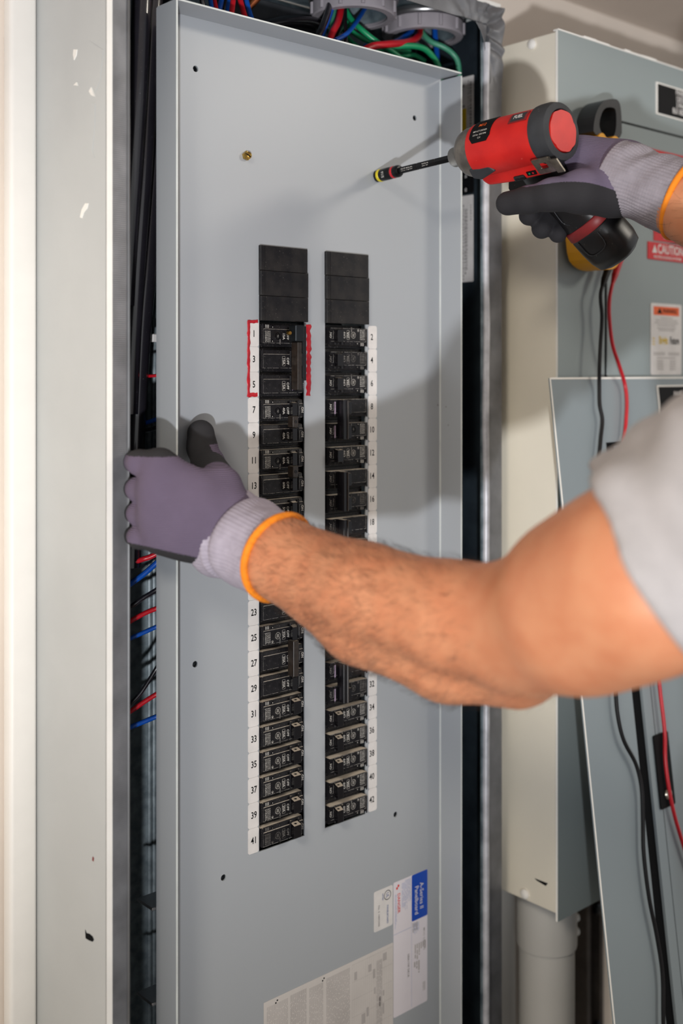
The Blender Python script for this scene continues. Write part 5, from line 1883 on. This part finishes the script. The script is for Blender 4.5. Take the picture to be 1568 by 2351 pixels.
def sub(o, par):
    o.parent = par
    return o


# the cuff: rolled start, fold, ribbed sleeve
c0, c1 = P(508, 1216, 1.000), P(640, 1279, .946)
path = [c0 + (c1 - c0) * t_ for t_ in np.linspace(0, 1, 60)]


def crad(t_):
    base = 0.0382 - 0.0020 * t_
    base += 0.0030 * math.exp(-((t_ - 0.10) / 0.12) ** 2)
    base -= 0.0030 * math.exp(-((t_ - 0.36) / 0.045) ** 2)
    base += 0.0010 * math.exp(-((t_ - 0.29) / 0.03) ** 2)
    base += 0.0018 * math.exp(-((t_ - 0.50) / 0.12) ** 2)
    base += 0.00022 * math.cos(t_ * 60 * math.pi)
    return base


rads = [crad(t_) for t_ in np.linspace(0, 1, 60)]
rads[0] = 0.036
cf = ringed('cuff', path, rads, M_cuff, glo, 240, 60, 0.00030, fold=lambda t_, a: 0.0010 * math.sin(3 * a + 9 * t_) * math.sin(math.pi * t_))
rng = []
ax_ = (c1 - c0).normalized()
ua_ = ax_.orthogonal().normalized()
wa_ = ax_.cross(ua_)
pts = [c1 + (ua_ * math.cos(a) + wa_ * math.sin(a)) * 0.0362 + ax_ * 0.0012 * math.sin(2 * a) for a in np.linspace(0, 2 * math.pi, 64)]
MB().tube(pts, 0.0034, 12, 1, False).build('hem_band', M_orange, glo, True)

# right glove round the grip of the driver
TI = TM


def T(x, y, z):
    return TI @ Vector((x, y, z))


RM = [T(0.222, 0.030, -0.040), T(0.224, 0.033, -0.060), T(0.228, 0.033, -0.078), T(0.232, 0.030, -0.094)]     # knuckle row, far side of the grip
rf = [
    [RM[0], T(0.192, 0.026, -0.050), T(0.170, 0.016, -0.056), T(0.164, 0.002, -0.060)],
    [RM[1], T(0.196, 0.030, -0.066), T(0.181, 0.008, -0.0685), T(0.1845, -0.021, -0.071)],
    [RM[2], T(0.200, 0.030, -0.083), T(0.187, 0.006, -0.0855), T(0.1915, -0.022, -0.088)],
    [RM[3], T(0.208, 0.028, -0.097), T(0.196, 0.008, -0.100), T(0.201, -0.016, -0.101)],
]
RRr = [0.0125, 0.0122, 0.0122, 0.0108]
TR = [P(1395, 440, 1.078), P(1335, 440, 1.068), P(1268, 447, 1.072), P(1212, 459, 1.088), P(1166, 467, 1.102)]
TRR = [0.0245, 0.0205, 0.0150, 0.0125, 0.0118]
RWa = P(1432, 408, 1.09)


def gr_f(p):
    d = None
    for i in range(4):
        c_ = cap(p, RWa + EZ * (0.008 - 0.006 * i), RM[i], 0.020, 0.0160)
        d = c_ if d is None else smin(d, c_, 0.02)
    d = smin(d, cap(p, P(1425, 396, 1.09), P(1345, 380, 1.115), 0.0245, 0.0240), 0.02)
    d = smin(d, cap(p, RWa, P(1490, 430, 1.075), 0.026, 0.026), 0.02)
    t_ = cap(p, TR[0], TR[1], TRR[0], TRR[1])
    for i in range(1, 4):
        t_ = smin(t_, cap(p, TR[i], TR[i + 1], TRR[i], TRR[i + 1]), 0.006)
    d = smin(d, t_, 0.014)
    for i in range(4):
        a, b, c_, e_ = rf[i]
        q = smin(cap(p, a, b, RRr[i], RRr[i] - 0.0005), cap(p, b, c_, RRr[i] - 0.0005, RRr[i] - 0.0015), 0.004)
        q = smin(q, cap(p, c_, e_, RRr[i] - 0.0015, RRr[i] - 0.0018), 0.004)
        d = smin(d, q, 0.0015)
    return d


me, V = sdf_mesh(gr_f, (0.10, -0.36, 0.04), (0.34, -0.10, 0.27), 0.0019, 'glove')
me.materials.append(M_gr)
V32 = V.astype(np.float32)
# the coating ends along a slanted line over thumb and heel of the hand
A1, A2 = P(1215, 430, 1.06), P(1450, 456, 1.06)
e1 = (A2 - A1).normalized()
nn_ = e1.cross(Vector((-(CAM[0] - A1.x), -(CAM[1] - A1.y), A1.z))).normalized()
if nn_.z > 0:
    nn_ = -nn_
s1 = (V32 - v3(A1)) @ v3(e1)
arch = 0.010 * np.sin(np.clip(s1 / (A2 - A1).length, 0, 1) * math.pi)
s2 = (V32 - v3(A1)) @ v3(nn_)
ct = np.clip(0.5 + (s2 + arch) / 0.004, 0, 1.2)
ct = np.where(s1 < 0.0, np.maximum(ct, np.clip(0.5 - (s1 + 0.004) / 0.004, 0, 1.2)), ct)
fd = np.min(np.stack([cap(V32, q[1], q[2], .012, .012) for q in rf] + [cap(V32, q[2], q[3], .012, .012) for q in rf]), 0)
ct = np.where(fd < 0.004, 1.2, ct)
coat_attr(me, ct)
grr = attach(link('glove', me))
grr['label'] = 'purple knit glove with black coating gripping the red driver'
c0, c1 = P(1408, 402, 1.088), P(1566, 458, 1.046)
path = [c0 + (c1 - c0) * t_ for t_ in np.linspace(0, 1, 70)]


def cr2(t_):
    b_ = 0.0345 + 0.0015 * math.sin(t_ * 5) - 0.0035 * math.exp(-((t_ - 0.45) / 0.2) ** 2) + 0.003 * t_ * t_
    return b_ + 0.00030 * math.cos(t_ * 52 * math.pi)


rads = [cr2(t_) for t_ in np.linspace(0, 1, 70)]
rads[0] = 0.028
ringed('cuff', path, rads, M_cuffg, grr, 240, 60, 0.0003, fold=lambda t_, a: 0.0016 * math.sin(4 * a + 16 * t_) * max(0, math.sin(a + 3.4)) * math.sin(math.pi * min(1, t_ * 1.2)))
ax_ = (c1 - c0).normalized()
ua_ = ax_.orthogonal().normalized()
wa_ = ax_.cross(ua_)
pts = [c1 + ax_ * 0.002 + (ua_ * math.cos(a) + wa_ * math.sin(a)) * 0.0362 for a in np.linspace(0, 2 * math.pi, 64)]
MB().tube(pts, 0.0030, 12, 1, False).build('hem_band', M_orange, grr, True)

# ---- hair on the arms
def arm_hair(segs, count, length, name):
    rs = np.random.RandomState(5)
    bm_v, bm_f = [], []
    mesh = body.data
    co = np.empty(len(mesh.vertices) * 3, np.float32)
    mesh.vertices.foreach_get('co', co)
    co = co.reshape(-1, 3)
    no = np.empty(len(mesh.vertices) * 3, np.float32)
    mesh.vertices.foreach_get('normal', no)
    no = no.reshape(-1, 3)
    for a, b, r, dens in segs:
        d = cap(co, a, b, 0, 0)
        ids = np.where(d < r)[0]
        if len(ids) == 0:
            continue
        ax = v3((b - a).normalized())
        for i in rs.choice(ids, int(count * dens)):
            p = co[i] + rs.normal(0, 0.0022, 3)
            n = no[i]
            p = p - n * float((p - co[i]) @ n)
            t_ = -ax * rs.uniform(0.5, 1.0) + np.array([0, 0, -0.5]) * rs.uniform(0.2, 1.2) + rs.normal(0, 0.35, 3)
            t_ = t_ - n * (t_ @ n)
            t_ = t_ / (np.linalg.norm(t_) + 1e-6)
            L_ = length * rs.uniform(0.5, 1.2)
            q0 = p - n * 0.0006
            q1 = p + t_ * L_ * 0.5 + n * L_ * 0.28
            q2 = p + t_ * L_ + n * L_ * 0.30
            s_ = np.cross(t_, n)
            w_ = 0.00007
            k = len(bm_v)
            for q, ww in ((q0, w_), (q1, w_ * 0.8)):
                bm_v += [tuple(q + s_ * ww), tuple(q - s_ * ww * 0.5 + n * ww), tuple(q - s_ * ww * 0.5 - n * ww)]
            bm_v.append(tuple(q2))
            for j in range(3):
                j2 = (j + 1) % 3
                bm_f += [(k + j, k + j2, k + 3 + j2, k + 3 + j), (k + 3 + j, k + 3 + j2, k + 6)]
    o = attach(MB().add(bm_v, bm_f).build(name, M_hair))
    o['kind'] = 'stuff'
    return o


arm_hair([(Lw, Lf, 0.06, 0.55), (Lf, Lf2, 0.065, 0.40), (Lf2, Le, 0.06, 0.05), (Rc, (Rc + Re) / 2, 0.06, 0.2)], 5200, 0.013, 'arm_hair')
